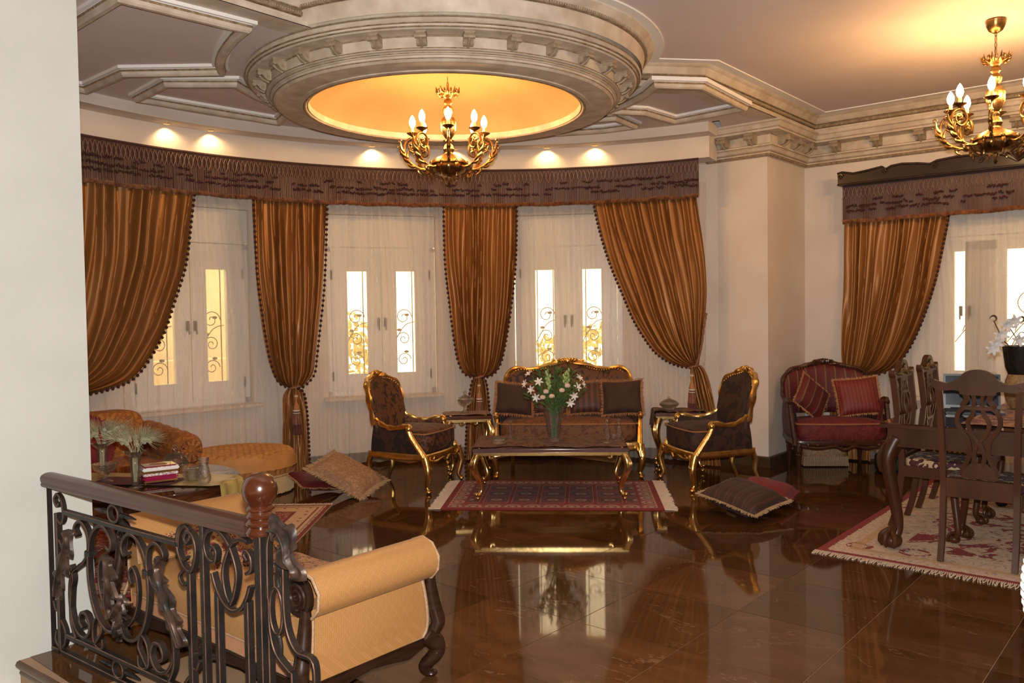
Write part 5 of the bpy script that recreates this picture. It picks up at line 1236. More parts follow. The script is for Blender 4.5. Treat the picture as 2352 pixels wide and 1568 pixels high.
# paisley throw along the bench and a cushion
M['throw'] = damask('burgundy_gold_paisley', (.15, .028, .026), (.36, .19, .07), 34, .5, .8, c3=(.06, .014, .018))
def benchpt(x, y): p = Matrix.Rotation(BRZ, 3, 'Z') @ Vector((x, y, 0)); return (-1.185 + p.x, 3.90 + p.y)
def thf(a, b):
    x = lerp(-.40, .60, a); y = lerp(.02, .36, b); z = .412 + .012 * abs(mnoise.noise((x * 7, y * 9, 2)))
    if y > .30: z = .40 - (y - .30) * 2.2; y = .325
    return (x, y, z, x, b)
tag(mk('paisley_throw', MB().grid(thf, 40, 24), M['throw'], None, ang=70, loc=(-1.185, 3.90, 0), rot=BRZ), 'burgundy and gold paisley throw spread along the far side of the bench seat', 'throw')
cb = benchpt(-.36, -.04)
cushion('bench_cushion', 'burgundy paisley cushion against the far rolled arm of the bench', .36, .34, .12, M['throw'], M['fr_gold'], (cb[0], cb[1], .485), (math.radians(8), math.radians(28), BRZ), .02, None, seed=21)
# ------------------------------------------------------------------ rug under the round table
def cream_rug(w, d, name, red, cream, fld, seed=0, border=.36, scale=9):
    g = G(name); ob = g.co('Object'); o = g.xyz(ob); ax, ay = g.m('ABSOLUTE', o[0]), g.m('ABSOLUTE', o[1])
    dd = g.m('MINIMUM', g.m('SUBTRACT', w / 2, ax), g.m('SUBTRACT', d / 2, ay)); nz = g.noise(ob, scale, 3, .6, 1.2); nf = g.noise(ob, scale * 4, 3, .6, 1.0)
    f = g.mix(g.m('GREATER_THAN', nf, .57), fld, cream); f = g.mix(g.m('GREATER_THAN', nf, .66), f, (.10, .07, .08))
    bd_ = g.mix(g.m('MULTIPLY', g.m('GREATER_THAN', nf, .58), .55), cream, (.36, .22, .16)); bd_ = g.mix(g.m('LESS_THAN', g.vor(ob, 9, 'F1', .2), .14), bd_, (.16, .10, .10))
    c = g.mix(g.m('LESS_THAN', dd, border), f, red); c = g.mix(g.m('LESS_THAN', dd, border - .03), c, bd_)
    for a_, b_, col in ((.085, .10, red), (.045, .06, (.30, .2, .12)), (0, .035, red)): c = g.mix(g.m('MULTIPLY', g.m('GREATER_THAN', dd, a_), g.m('LESS_THAN', dd, b_)), c, col)
    g.bump(g.noise(ob, 300, 2), .4, .003); return g.set(col=c, rough=.9, sheen=.25)
LRB = .27
lr = thing('area_rug', (-2.62, 5.95, 0), 0, 'cream bordered red rug beside the bench, under the round table', 'rug')
mk('pile', MB().box((0, 0, .004), (2.10, 2.28, .008)), cream_rug(2.10, 2.28, 'cream_red_rug', (.20, .018, .016), (.62, .42, .25), (.24, .022, .020), border=LRB), lr)
fr = rug_fringe(2.28, 2.10, (1,), .07); fr.xf(Matrix.Rotation(PI / 2, 4, 'Z'))
mk('fringe', fr, M['cream_fringe'], lr, kind='stuff')
# ------------------------------------------------------------------ round glass-topped table
M['olive'] = plain('olive_gold_satin', (.30, .21, .055), (.44, .33, .11), .35, 5, sheen=.3)
M['burg'] = plain('burgundy_mat', (.075, .010, .022), None, .6)
M['glosswood'] = plain('glass_over_dark_wood', (.030, .010, .007), (.055, .02, .012), .03, 5, coat=1.0, crough=.01)
RT = (-2.50, 5.50); RTZ = .55
rt = thing('round_table', (*RT, .008), 0, 'round dark table with a glass top beside the orange sofa', 'table')
mk('tabletop', MB().lathe([(.0005, RTZ - .008), (.63, RTZ - .008), (.64, RTZ - .013), (.64, RTZ - .022), (.0005, RTZ - .022)], 64), M['glosswood'], rt)
mk('table_apron', MB().lathe([(.62, RTZ - .022), (.615, RTZ - .03), (.60, RTZ - .06), (.605, RTZ - .10), (.55, RTZ - .115), (.0005, RTZ - .115)], 64), M['mahog'], rt)
mk('pedestal', MB().lathe([(.10, RTZ - .11), (.09, .36), (.05, .30), (.085, .22), (.095, .16), (.06, .12), (.10, .09)], 24), M['mahog'], rt)
for k in range(4):
    a = PI / 4 + k * PI / 2; cs, sn = math.cos(a), math.sin(a)
    mk('foot', MB().tube(bez([(cs * r_, sn * r_, z) for r_, z in ((.05, .13), (.16, .13), (.30, .06), (.40, .022))], 5), lambda t: lerp(.045, .022, t), 8), M['mahog'], rt)
T0 = RTZ + .0085
def satin(a, b):
    ang = math.radians(-8); L_ = lerp(-.74, .98, a); W_ = lerp(-.19, .19, b); r_ = math.hypot(L_, W_); z = T0 + .0015 + .003 * abs(mnoise.noise((L_ * 6, W_ * 8, 4)))
    if abs(L_) > .63:
        ex = abs(L_) - .63; z = T0 - ex * 1.0 + .012 * math.sin(W_ * 30); L_ = math.copysign(.655 + ex * .1 + .012 * math.sin(W_ * 34), L_); W_ *= .8
    return (L_ * math.cos(ang) - W_ * math.sin(ang), L_ * math.sin(ang) + W_ * math.cos(ang), z, a * 1.7, b * .4)
tag(mk('satin_runner', MB().grid(satin, 70, 16), M['olive'], None, ang=70, loc=(*RT, .0)), 'olive gold satin runner across the round table, hanging over its edge', 'table runner')
tag(mk('table_mat', MB().prism([(-.30, -.12), (.26, -.12), (.26, .10), (-.30, .10)], 0, .003), M['burg'], None, loc=(RT[0] + .06, RT[1] - .08, T0 + .006), rot=-.14), 'burgundy mat under the porcelain box on the round table', 'table mat')
TS = T0 + .0055
# wheat vases
WV = [(.001, 0), (.042, 0), (.044, .006), (.02, .018), (.019, .03), (.030, .12), (.034, .185), (.030, .195), (.038, .205), (.068, .235), (.065, .236), (.034, .208), (.026, .19), (.022, .12), (.012, .04), (.001, .035)]
M['wheat'] = plain('pale_dried_wheat', (.30, .29, .17), (.45, .43, .28), .8, 30)
def wheat(loc, label, seed, vlabel):
    v_ = mk('wheat_vase', MB().lathe(WV, 18), M['glass'], None, loc=loc); tag(v_, vlabel, 'vase', 'trumpet glass vases')
    rnd = random.Random(seed); t = thing('wheat_bunch', (loc[0], loc[1], loc[2] + .04), 0, label, 'dried wheat', 'dried wheat bunches')
    stm = MB()
    for k in range(11):
        a = 2 * PI * k / 11 + rnd.uniform(-.2, .2); L_ = rnd.uniform(.10, .17); d = Vector((math.cos(a), math.sin(a), 0)); top_ = rnd.uniform(.20, .27)
        p0 = Vector((d.x * .01, d.y * .01, 0)); p1 = Vector((d.x * .022, d.y * .022, .19)); p2 = Vector((d.x * L_ * .6, d.y * L_ * .6, .19 + top_ * .35)); p3 = Vector((d.x * L_, d.y * L_, .19 + top_ * rnd.uniform(.2, .45)))
        stm.tube(bez([p0, p1, p2], 4), .0018, 4)
        hd = MB(); P = bez([p1.lerp(p2, .7), p2, p3], 5); m = len(P)
        hd.tube(P, lambda q: .0085 * math.sin(PI * min(.97, .15 + .85 * q)) + .002, 6)
        for i, p in enumerate(P):
            tdir = (P[min(i + 1, m - 1)] - P[max(i - 1, 0)]).normalized(); o1 = tdir.orthogonal().normalized(); o2 = tdir.cross(o1)
            for j in range(4):
                q = j * PI / 2 + i; s_ = (o1 * math.cos(q) + o2 * math.sin(q)); hd.ell(p + s_ * .007, (.006, .006, .007), 5, 4)
                e = p + tdir * .075 + s_ * .030 + Vector((0, 0, .01)); hd.tube([p + s_ * .006, p.lerp(e, .5) + s_ * .004, e], [.0011, .0009, .0005], 3, cap=False)
        mk('wheat_ear', hd, M['wheat'], t)
    mk('stems', stm, M['wheat'], t, kind='stuff')
wheat((-2.376, 5.181, TS), 'dried wheat in the trumpet vase nearest the railing', 3, 'trumpet glass vase of wheat standing nearest the railing on the round table')
wheat((-2.761, 5.543, TS), 'dried wheat in the trumpet vase beside the white wall', 4, 'trumpet glass vase of wheat beside the white wall on the round table')
gl('footed_bowl', 'cut-glass footed bowl between the two wheat vases', [(.001, 0), (.045, 0), (.046, .006), (.018, .02), (.016, .05), (.03, .06), (.065, .085), (.083, .125), (.076, .125), (.055, .09), (.001, .07)], (-2.66, 5.375, TS), cat='bowl', fl=.04, nf=8, n=32)
bx = thing('porcelain_box', (-2.315, 5.375, TS), .62, 'burgundy and white porcelain box with gilt mounts on the round table', 'box')
M['porc_r'] = plain('burgundy_porcelain', (.28, .012, .06), None, .12, coat=1, crough=.03); M['porc_w'] = plain('white_porcelain', (.80, .74, .72), None, .15, coat=1, crough=.03)
M['porc_t'] = plain('deep_red_porcelain', (.20, .02, .03), None, .12, coat=1, crough=.03)
M['lace'] = damask('printed_lace_border', (.78, .70, .68), (.42, .26, .26), 90, .55, .2, sheen=0)
mk('lower_body', MB().box((0, 0, .038), (.215, .16, .034)), M['porc_r'], bx, bev=.012)
mk('lace_border', MB().box((0, 0, .062), (.212, .157, .016)), M['lace'], bx, bev=.004)
mk('gilt_band', MB().box((0, 0, .077), (.205, .15, .016)), M['goldp'], bx, bev=.003)
lid = mk('lid', MB().box((0, 0, .096), (.225, .17, .020)), M['porc_w'], bx, bev=.006)
mk('lid_lace', MB().box((0, 0, .1075), (.215, .16, .004)), M['lace'], lid)
mk('lid_top', MB().prism([(-.098, -.07), (.098, -.07), (.098, .07), (-.098, .07)], .108, .116), M['porc_t'], lid, bev=.003)
mk('lid_medallion', MB().lathe([(.0005, .1175), (.055, .117), (.056, .115)], 24), M['gimp2'], lid)
mk('gilt_base', MB().box((0, 0, .017), (.205, .15, .010)), M['goldp'], bx, bev=.002)
for sx in (-1, 1):
    for sy in (-1, 1): mk('foot', MB().lathe([(.001, 0), (.007, .001), (.006, .008), (.010, .015)], 8, c=(sx * .09, sy * .062, 0)), M['goldp'], bx)
dsh = thing('covered_dish', (-2.40, 5.86, TS), 0, 'round clear glass covered dish with knob behind the porcelain box', 'dish')
mk('dish_body', MB().lathe([(.001, 0), (.04, 0), (.075, .02), (.088, .05), (.083, .05), (.07, .022), (.001, .008)], 24), M['glass'], dsh)
mk('lid', MB().lathe([(.088, .052), (.075, .08), (.045, .105), (.015, .115), (.012, .13), (.02, .14), (.012, .152), (.016, .165), (.001, .175)], 24), M['glass'], dsh)
for k in range(4):
    gl('glass_dish', 'shallow clear glass dish in the stack beside the porcelain box, ' + ('lowest', 'second', 'third', 'topmost')[k] + ' of four', [(.001, 0), (.05, 0), (.066, .012), (.068, .022), (.064, .022), (.05, .006), (.001, .005)], (-2.104, 5.42, TS + .0225 * k), 'glass', cat='dish', group='stacked glass dishes')
gl('hourglass_vase', 'small waisted crystal vase at the edge of the round table', [(.001, 0), (.03, 0), (.042, .02), (.044, .045), (.034, .09), (.026, .125), (.034, .155), (.036, .165), (.03, .162), (.022, .125), (.03, .09), (.036, .045), (.001, .02)], (-1.99, 5.30, TS), cat='vase', n=16)
# ------------------------------------------------------------------ orange sofa and ottoman
M['orange'] = damask('orange_damask', (.40, .145, .022), (.25, .085, .016), 24, .5, .75)
M['orange_st'] = stripes('orange_ribbed_cloth', [(0, (.42, .165, .040)), (.55, (.34, .125, .030))], .05, 'x', coord='UV')
M['bullion'] = plain('tan_bullion_fringe', (.40, .25, .11), (.54, .37, .19), .85, 80, stretch=(6, 6, .5))
sf = thing('orange_sofa', (-3.52, 6.44, 0), math.radians(48.7), 'orange damask sofa with rolled tufted arm beside the white wall', 'sofa')
def roundbox(c, d, e=.3, n=24, m=12):
    mb = MB()
    def fn(a, b):
        th = 2 * PI * a; ph = PI * (b - .5); sg = lambda t, p: math.copysign(abs(t) ** p, t)
        return (c[0] + d[0] / 2 * sg(math.cos(ph), e) * sg(math.cos(th), e), c[1] + d[1] / 2 * sg(math.cos(ph), e) * sg(math.sin(th), e), c[2] + d[2] / 2 * sg(math.sin(ph), e))
    return mb.grid(fn, n, m, cu=True)
mk('base', roundbox((0, .02, .20), (1.55, .72, .28), .2), M['orange'], sf, ang=60)
for x in (-.36, .36): mk('seat_cushion', roundbox((x, -.06, .40), (.71, .60, .16), .35), M['orange'], sf, ang=60)
for x in (-.37, .37): mk('back_cushion', roundbox((x, .27, .62), (.74, .26, .48), .4), M['orange'], sf, ang=60)
mk('backrest', roundbox((0, .36, .48), (1.60, .16, .72), .3), M['orange'], sf, ang=60)
for sx in (-1, 1):
    def ar(a, b):
        th = 2 * PI * b; y = lerp(-.42, .36, a); r_ = .135 * (1 + .06 * math.sin(y * 40) * math.sin(th * 7)); cap = 1 if 0 < a < 1 else .55
        return (sx * .82 + r_ * cap * math.cos(th), y - (.04 if a == 0 else 0), .545 + lerp(.0, .06, a) + r_ * cap * math.sin(th), y, r_ * th)
    mk('arm_roll', MB().grid(ar, 26, 28, cv=True), M['orange'], sf, ang=60)
    mk('arm_panel', roundbox((sx * .79, -.02, .28), (.16, .76, .46), .25), M['orange'], sf, ang=60)
    ro = MB()
    for k in range(10): q = 2 * PI * k / 10; ro.tube([(sx * .82, -.462, .545), (sx * .82 + .09 * math.cos(q), -.455, .545 + .09 * math.sin(q))], [.012, .022], 6)
    ro.ell((sx * .82, -.47, .545), (.02, .014, .02), 8, 6); mk('arm_rosette', ro, M['orange'], sf)
    for sy in (-.3, .3): mk('foot', MB().lathe([(.001, 0), (.03, 0), (.035, .03), (.028, .07)], 12, c=(sx * .72, sy, 0)), M['dark'], sf)
def on_sf(x, y): p = Matrix.Rotation(math.radians(48.7), 3, 'Z') @ Vector((x, y, 0)); return (-3.52 + p.x, 6.44 + p.y)
q = on_sf(.22, .03); cushion('fringed_cushion', 'crimson brush-fringed cushion standing on the orange sofa', .42, .40, .14, M['redplain'], M['redplain'], (q[0], q[1], .66), (math.radians(66), math.radians(28), math.radians(48)), .03, None, seed=31, dens=.005)
q = on_sf(-.25, .02); cushion('fringed_cushion', 'dark red cushion on the orange sofa behind the wheat', .40, .38, .14, M['redvel'], M['redplain'], (q[0], q[1], .64), (math.radians(70), math.radians(-8), math.radians(48)), .02, None, seed=32)
OT = (-2.55, 7.70); ot = thing('tufted_ottoman', (*OT, 0), math.radians(20), 'oval orange ottoman with button-tufted top and bullion fringe', 'ottoman')
def otop(a, b):
    th = 2 * PI * a; r_ = 1.03 * math.sin(b * PI / 2) ** .9 if b < .8 else 1.03 * (math.sin(.8 * PI / 2) ** .9 + (b - .8) * .30)
    x, y = .49 * r_ * math.cos(th), .43 * r_ * math.sin(th)
    z = .395 - .06 * max(0, (b - .55) / .45) ** 2 * 1.6
    u1, v1 = (x + y) / .11, (x - y) / .11; fu, fv = (u1 - round(u1)) * .078, (v1 - round(v1)) * .078
    z += (-.030 * math.exp(-(fu * fu + fv * fv) / .00028) + .010 * min(1, min(abs(abs(u1 - round(u1)) - .0), abs(v1 - round(v1))) * 4)) * (1 if b < .78 else .25)
    if b > .97: z -= .05
    return (x, y, z, x, y)
M['ottotop'] = plain('tan_orange_tufted_cloth', (.40, .18, .045), (.50, .245, .07), .7, 9)
mk('tufted_top', MB().grid(otop, 150, 44, cu=True), M['ottotop'], ot, ang=70)
def sid(a, b): th = 2 * PI * a; k = 1.0 - .05 * b + (.02 * math.cos(th * 40) if b > 0 else 0); return (.48 * k * math.cos(th), .42 * k * math.sin(th), lerp(.31, .16, b), th * .46, b)
mk('pleated_side', MB().grid(sid, 160, 3, cu=True), M['orange_st'], ot, ang=70)
bf = MB(); rnd = random.Random(4)
for k in range(340):
    th = 2 * PI * k / 340; c_, s_ = math.cos(th), math.sin(th); bf.tube([(.465 * c_, .405 * s_, .175), (.475 * c_, .415 * s_, .09), (.472 * c_ + rnd.uniform(-.004, .004), .412 * s_, .012 + rnd.uniform(0, .01))], .0052, 4)
mk('bullion_fringe', bf, M['bullion'], ot, kind='stuff')
mk('fringe_heading', MB().tube([(.47 * math.cos(2 * PI * k / 60), .41 * math.sin(2 * PI * k / 60), .175) for k in range(60)], .012, 6, closed=True), M['bullion'], ot)
mk('base', MB().lathe([(.36, .02), (.38, .17)], 32), M['dark'], ot)
# ------------------------------------------------------------------ red striped loveseat
M['rstripe'] = stripes('burgundy_gold_stripe', [(0, (.11, .007, .009)), (.36, (.045, .018, .014)), (.42, (.17, .075, .036)), (.56, (.045, .018, .014)), (.62, (.085, .006, .008))], .098, 'x', coord='UV')
M['rseat'] = damask('burgundy_damask', (.105, .006, .008), (.145, .014, .014), 22, .55, .7)
M['redmah'] = plain('reddish_mahogany', (.032, .009, .005), (.068, .02, .011), .32, 8, stretch=(1, 1, 4), coat=.2, crough=.1)
LS = (3.22, 8.34); LSR = math.radians(-4)
ls_out = [(.44, .72), (.445, .83), (.42, .935), (.33, 1.005), (.19, 1.035), (.08, 1.065), (0, 1.075)]
ls = thing('striped_loveseat', (*LS, 0), LSR, 'burgundy striped loveseat with carved mahogany frame beside the pillar', 'loveseat')
seating(ls, .455, .44, ls_out, ya=.28, lean=.16, wrap=.10, cz0=.36, cz1=.52, gold='redmah', fin=M['rstripe'], fside=M['rstripe'], fseat=M['rseat'])
for o in list(ls.children):
    if o.name.startswith('leg'): bpy.data.objects.remove(o)
for sx in (-1, 1):
    for x, y, z1 in ((.425, -.335, .33), (.36, .27, .33)):
        mk('leg', MB().lathe([(.001, 0), (.013, 0), (.016, .02), (.018, .05), (.027, .19), (.032, .21), (.024, .22), (.034, .235), (.036, .26), (.030, .27), (.034, z1)], 12, c=(sx * x, y, 0), fl=.04, nf=6), M['redmah'], ls)
def on_ls(x, y): p = Matrix.Rotation(LSR, 3, 'Z') @ Vector((x, y, 0)); return (LS[0] + p.x, LS[1] + p.y)
M['cstripe'] = stripes('crimson_gold_pinstripe', [(0, (.16, .010, .012)), (.7, (.22, .07, .03)), (.85, (.13, .008, .010))], .035, 'x')
q = on_ls(-.21, -.02); cushion('loveseat_cushion', 'burgundy gold-striped cushion tipped on edge in the loveseat corner near the pillar', .38, .36, .12, M['rstripe'], M['fr_gold'], (q[0], q[1], .735), (math.radians(70), math.radians(38), LSR + .35), .022, 'cushions on the loveseat', seed=41)
q = on_ls(.24, -.03); cushion('loveseat_cushion', 'square crimson pinstriped cushion with tasselled edge on the loveseat', .42, .38, .13, M['cstripe'], M['fr_gold'], (q[0], q[1], .745), (math.radians(70), math.radians(-6), LSR - .10), .022, 'cushions on the loveseat', seed=42)
fs = thing('footstool', (3.22, 8.62, 0), LSR, 'low cream footstool with fringed skirt under the striped loveseat', 'footstool')
mk('cushion_top', roundbox((0, 0, .145), (.44, .26, .11), .4), M['paisley'], fs, ang=60)
ff = MB(); rnd = random.Random(6)
for p_ in pillow_edge(.43, .25, 0, 120): ff.tube([(p_.x, p_.y, .11), (p_.x * 1.03, p_.y * 1.04, .012)], .0065, 4)
mk('fringe', ff, M['fr_beige'], fs, kind='stuff')
M['blackl'] = plain('black_leather', (.012, .011, .011), None, .45)
bg = thing('black_bag', (3.80, 8.24, 0), -.6, 'black bag lying on the floor beside the loveseat', 'bag')
mk('bag_body', roundbox((0, 0, .09), (.36, .18, .18), .35), M['blackl'], bg, ang=60)
mk('bag_strap', MB().tube(bez([(-.12, -.05, .17), (-.08, -.08, .24), (.06, -.08, .24), (.12, -.05, .17)], 6), .010, 6), M['blackl'], bg)
# ------------------------------------------------------------------ dining rug
def floral_rug(w, d):
    g = G('cream_floral_rug'); ob = g.co('Object'); o = g.xyz(ob); ax, ay = g.m('ABSOLUTE', o[0]), g.m('ABSOLUTE', o[1])
    dd = g.m('MINIMUM', g.m('SUBTRACT', w / 2, ax), g.m('SUBTRACT', d / 2, ay)); n1 = g.noise(ob, 3.4, 4, .65, 1.6); n2 = g.noise(ob, 11, 4, .6, 1.2); n3 = g.noise(ob, 26, 3, .6, 1)
    base = g.ramp(n2, [(.3, (.50, .36, .25)), (.6, (.66, .53, .40))]); base = g.mix(g.m('GREATER_THAN', n3, .60), base, (.36, .27, .22)); base = g.mix(g.m('GREATER_THAN', n2, .64), base, (.30, .27, .24))
    red = (.24, .020, .024); inner = g.m('GREATER_THAN', dd, .42)
    spots = g.m('MULTIPLY', g.m('GREATER_THAN', g.m('ADD', n1, g.m('MULTIPLY', n3, .22)), .655), inner); c = g.mix(spots, base, red)
    vr = g.vor(ob, 2.1, 'F1', .35); rings = g.m('MULTIPLY', g.m('LESS_THAN', g.m('ABSOLUTE', g.m('SUBTRACT', vr, .17)), .035), g.m('GREATER_THAN', n3, .46)); c = g.mix(rings, c, red)
    gold = g.m('MULTIPLY', g.m('GREATER_THAN', dd, .16), g.m('LESS_THAN', dd, .22)); c = g.mix(g.m('MULTIPLY', gold, .7), c, (.52, .32, .14))
    edge = g.m('ADD', dd, g.m('MULTIPLY', g.m('SUBTRACT', n3, .5), .05)); c = g.mix(g.m('LESS_THAN', edge, .055), c, red)
    g.bump(g.noise(ob, 300, 2), .4, .003); return g.set(col=c, rough=.9, sheen=.2)
DRW, DRD = 2.0, 3.3
RC = Vector((2.02, 5.53)); dctr = RC + Uv * (DRW / 2) + Vv * (DRD / 2)
dr = thing('area_rug', (dctr.x, dctr.y, 0), -PH, 'cream floral rug with red border under the dining table', 'rug')
mk('pile', MB().box((0, 0, .004), (DRW, DRD, .008)), floral_rug(DRW, DRD), dr)
fr = rug_fringe(DRD, DRW, (-1,), .075); fr.xf(Matrix.Rotation(PI / 2, 4, 'Z')); mk('fringe', fr, M['cream_fringe'], dr, kind='stuff')
# ------------------------------------------------------------------ dining table and chairs
def claw_leg(h, r0=.062, r1=.032, knee=.06, sx=-1, sy=-1):
    ox, oy = sx * .7071, sy * .7071
    def P(o, z): return (ox * o, oy * o, z)
    mb = MB().tube(bez([P(0, h), P(.02, h * .96), P(knee, h * .82), P(knee * .6, h * .60), P(-.005, h * .32), P(-.012, h * .18), P(.01, h * .10)], 7), lambda t: lerp(r0, r1, min(1, t * 1.25) ** .8), 14)
    k = r0 / .062; c = P(.03, 0); mb.ell((c[0], c[1], .052 * k), (.066 * k, .066 * k, .052 * k), 16, 12)
    for q in (-1.5, -.5, .5, 1.5):
        a = math.atan2(oy, ox) + q * .85; cs, sn = math.cos(a), math.sin(a); B_ = lambda r_, z: (c[0] + cs * r_ * k, c[1] + sn * r_ * k, z * k)
        mb.tube(bez([P(.005, h * .05 + .105 * k), B_(.040, .112), B_(.064, .085), B_(.074, .05), B_(.060, .012)], 4), [.017 * k] * 6 + [.019 * k] * 4 + [.016 * k] * 4 + [.012 * k, .010 * k, .006 * k], 8)
    return mb
TL = Vector((2.53, 5.55)); TW, TLn, TH = 1.04, 2.25, .86
tc = TL + Uv * (TW / 2 - .06) + Vv * (TLn / 2 - .06)
dt = thing('dining_table', (tc.x, tc.y, .008), -PH, 'dark walnut dining table with claw feet and a glass top', 'table')
zt_ = TH - .008
mk('tabletop', MB().box((0, 0, zt_ - .022), (TW, TLn, .024)), M['walnut'], dt, bev=.008)
mk('glass_top', MB().box((0, 0, zt_ - .005), (TW - .02, TLn - .02, .009)), M['glosswood'], dt, bev=.002)
ap = MB()
for y in (-TLn / 2 + .06, TLn / 2 - .06): ap.box((0, y, zt_ - .095), (TW - .10, .03, .12))
for x in (-TW / 2 + .06, TW / 2 - .06): ap.box((x, 0, zt_ - .095), (.03, TLn - .10, .12))
mk('apron', ap, M['walnut'], dt)
mk('apron_moulding', MB().bar([(-TW / 2 + .042, -TLn / 2 + .042, zt_ - .152), (TW / 2 - .042, -TLn / 2 + .042, zt_ - .152), (TW / 2 - .042, TLn / 2 - .042, zt_ - .152), (-TW / 2 + .042, TLn / 2 - .042, zt_ - .152)], .016, .016, closed=True), M['walnut'], dt)
for sx in (-1, 1):
    for sy in (-1, 1):
        lg = claw_leg(zt_ - .12, sx=sx, sy=sy)
        for q in (-1, 0, 1): leafy(lg, (sx * .05, sy * .05, zt_ - .14), (sx * (.075 + .012 * q), sy * (.075 - .012 * q), zt_ - .34), .022, .012, (sx * .02, sy * .02, 0))
        mk('leg', lg, M['walnut'], dt, loc=(sx * (TW / 2 - .09), sy * (TLn / 2 - .09), 0))
M['dseat'] = damask('burgundy_cream_floral_seat', (.060, .012, .018), (.50, .36, .20), 15, .60, .75)
M['giltcarve'] = plain('gilt_highlighted_carving', (.045, .018, .008), (.30, .17, .05), .4, 45, .5, 60, .004, metal=.3)
def dining_chair(loc, rz, label):
    """faces local +y; back at y = -.22"""
    t = thing('dining_chair', loc, rz, label, 'chair', 'carved walnut dining chairs')
    w = M['walnut']; yb = -.22
    def B(z): return yb - .10 * max(0, (z - .5)) ** 1.2
    for sx in (-1, 1):
        st_ = bez([(sx * .205, yb - .075, .0), (sx * .205, yb - .03, .16), (sx * .205, yb, .40), (sx * .205, yb, .54), (sx * .212, B(.85), .85), (sx * .222, B(1.08), 1.08), (sx * .232, B(1.13), 1.13)], 6)
        mk('back_stile', MB().bar([tuple(p) for p in st_], .042, .034, up=(0, 1, 0)), w, t, bev=.005)
        mk('leg', claw_leg(.46, .036, .020, .035, sx, 1), w, t, loc=(sx * .215, .19, 0))
    crest = [(-.245, 1.105), (-.262, 1.135), (-.250, 1.158), (-.225, 1.15), (-.17, 1.140), (-.11, 1.165), (-.075, 1.205), (-.03, 1.225), (.03, 1.225), (.075, 1.205), (.11, 1.165), (.17, 1.14), (.225, 1.15), (.25, 1.158), (.262, 1.135), (.245, 1.105), (.20, 1.09), (.14, 1.095), (.10, 1.09), (.085, 1.07), (-.085, 1.07), (-.10, 1.09), (-.14, 1.095), (-.20, 1.09)]
    Mc = Matrix(((1, 0, 0, 0), (0, 0, -1, B(1.13)), (0, 1, 0, 0), (0, 0, 0, 1)))
    mk('crest_rail', MB().prism([(p.x, p.y) for p in bez([(a, b, 0) for a, b in crest], 4, closed=True)], -.02, .02, Mc), w, t, bev=.007)
    sp = thing_part('splat', t)
    def strip(nm, pts, wd=.026):
        P = bez([(a, B(b), b) for a, b in pts], 6); mk(nm, MB().bar([tuple(p) for p in P], .02, wd, up=(0, 1, 0)), w, sp, bev=.003)
    for sx in (-1, 1):
        strip('splat_scroll', [(sx * .078, 1.085), (sx * .062, 1.04), (sx * .085, 1.005), (sx * .075, .985)], .03)
        strip('splat_strand', [(sx * .075, .99), (sx * .112, .95), (sx * .118, .89), (sx * .095, .835), (sx * .062, .79), (sx * .052, .72), (sx * .062, .66), (sx * .09, .60), (sx * .10, .56)])
        strip('splat_strand', [(sx * .028, 1.0), (sx * .030, .95), (sx * .058, .90), (sx * .045, .83), (sx * -.012, .75), (sx * -.030, .68), (sx * -.018, .62)], .024)
        strip('splat_strand', [(sx * .028, 1.07), (sx * .020, 1.03), (sx * .028, .995)], .02)
    mk('splat_bridge', MB().prism([(-.092, 1.0), (-.085, .975), (.085, .975), (.092, 1.0)], -.010, .010, Matrix(((1, 0, 0, 0), (0, 0, -1, B(.99)), (0, 1, 0, 0), (0, 0, 0, 1)))), w, sp, bev=.003)
    mk('splat_base', MB().prism([(-.105, .54), (-.085, .60), (-.04, .64), (.04, .64), (.085, .60), (.105, .54)], -.011, .011, Matrix(((1, 0, 0, 0), (0, 0, -1, B(.58)), (0, 1, 0, 0), (0, 0, 0, 1)))), w, sp, bev=.003)
    cv = MB(); yc = B(1.13) + .024
    for q in range(-2, 3): leafy(cv, (q * .01, yc, 1.13), (q * .035, yc + .004, 1.205 - abs(q) * .018), .02, .014)
    for sx in (-1, 1):
        cv.tube([(sx * (a), yc, b) for a, b in spiral((.075, 1.135), .028, .006, 0, 1.5, 16)], .008, 6); leafy(cv, (sx * .1, yc, 1.125), (sx * .22, yc, 1.13), .016, .012)
    mk('crest_carving', cv, M['giltcarve'], t)
    rl = MB().box((0, yb, .47), (.38, .032, .12))
    mk('back_rail', rl, w, t, bev=.004)
    mk('seat_rail', MB().box((0, .205, .425), (.42, .03, .08)).box((-.212, -.01, .425), (.03, .40, .08)).box((.212, -.01, .425), (.03, .40, .08)), w, t)
    mk('seat_pad', roundbox((0, 0, .485), (.45, .42, .075), .3), M['dseat'], t, ang=60)
    return t
def thing_part(name, parent):
    o = bpy.data.objects.new(name, None); COL.objects.link(o); o.parent = parent; return o
c0 = Vector((2.905, 5.15)) + Vv * .22
dining_chair((c0.x, c0.y, .008), -PH, 'walnut dining chair with pierced back, seen from behind at the near table end')
for k, sv in enumerate((.80, 1.52)):
    p = TL + Vv * sv - Uv * .09 + Uv * .22
    dining_chair((p.x, p.y, .008), -PH - PI / 2, ('walnut dining chair with gilt carved crest on the long table side, nearest the loveseat', 'walnut dining chair with gilt carved crest half hidden behind the laptop')[k])
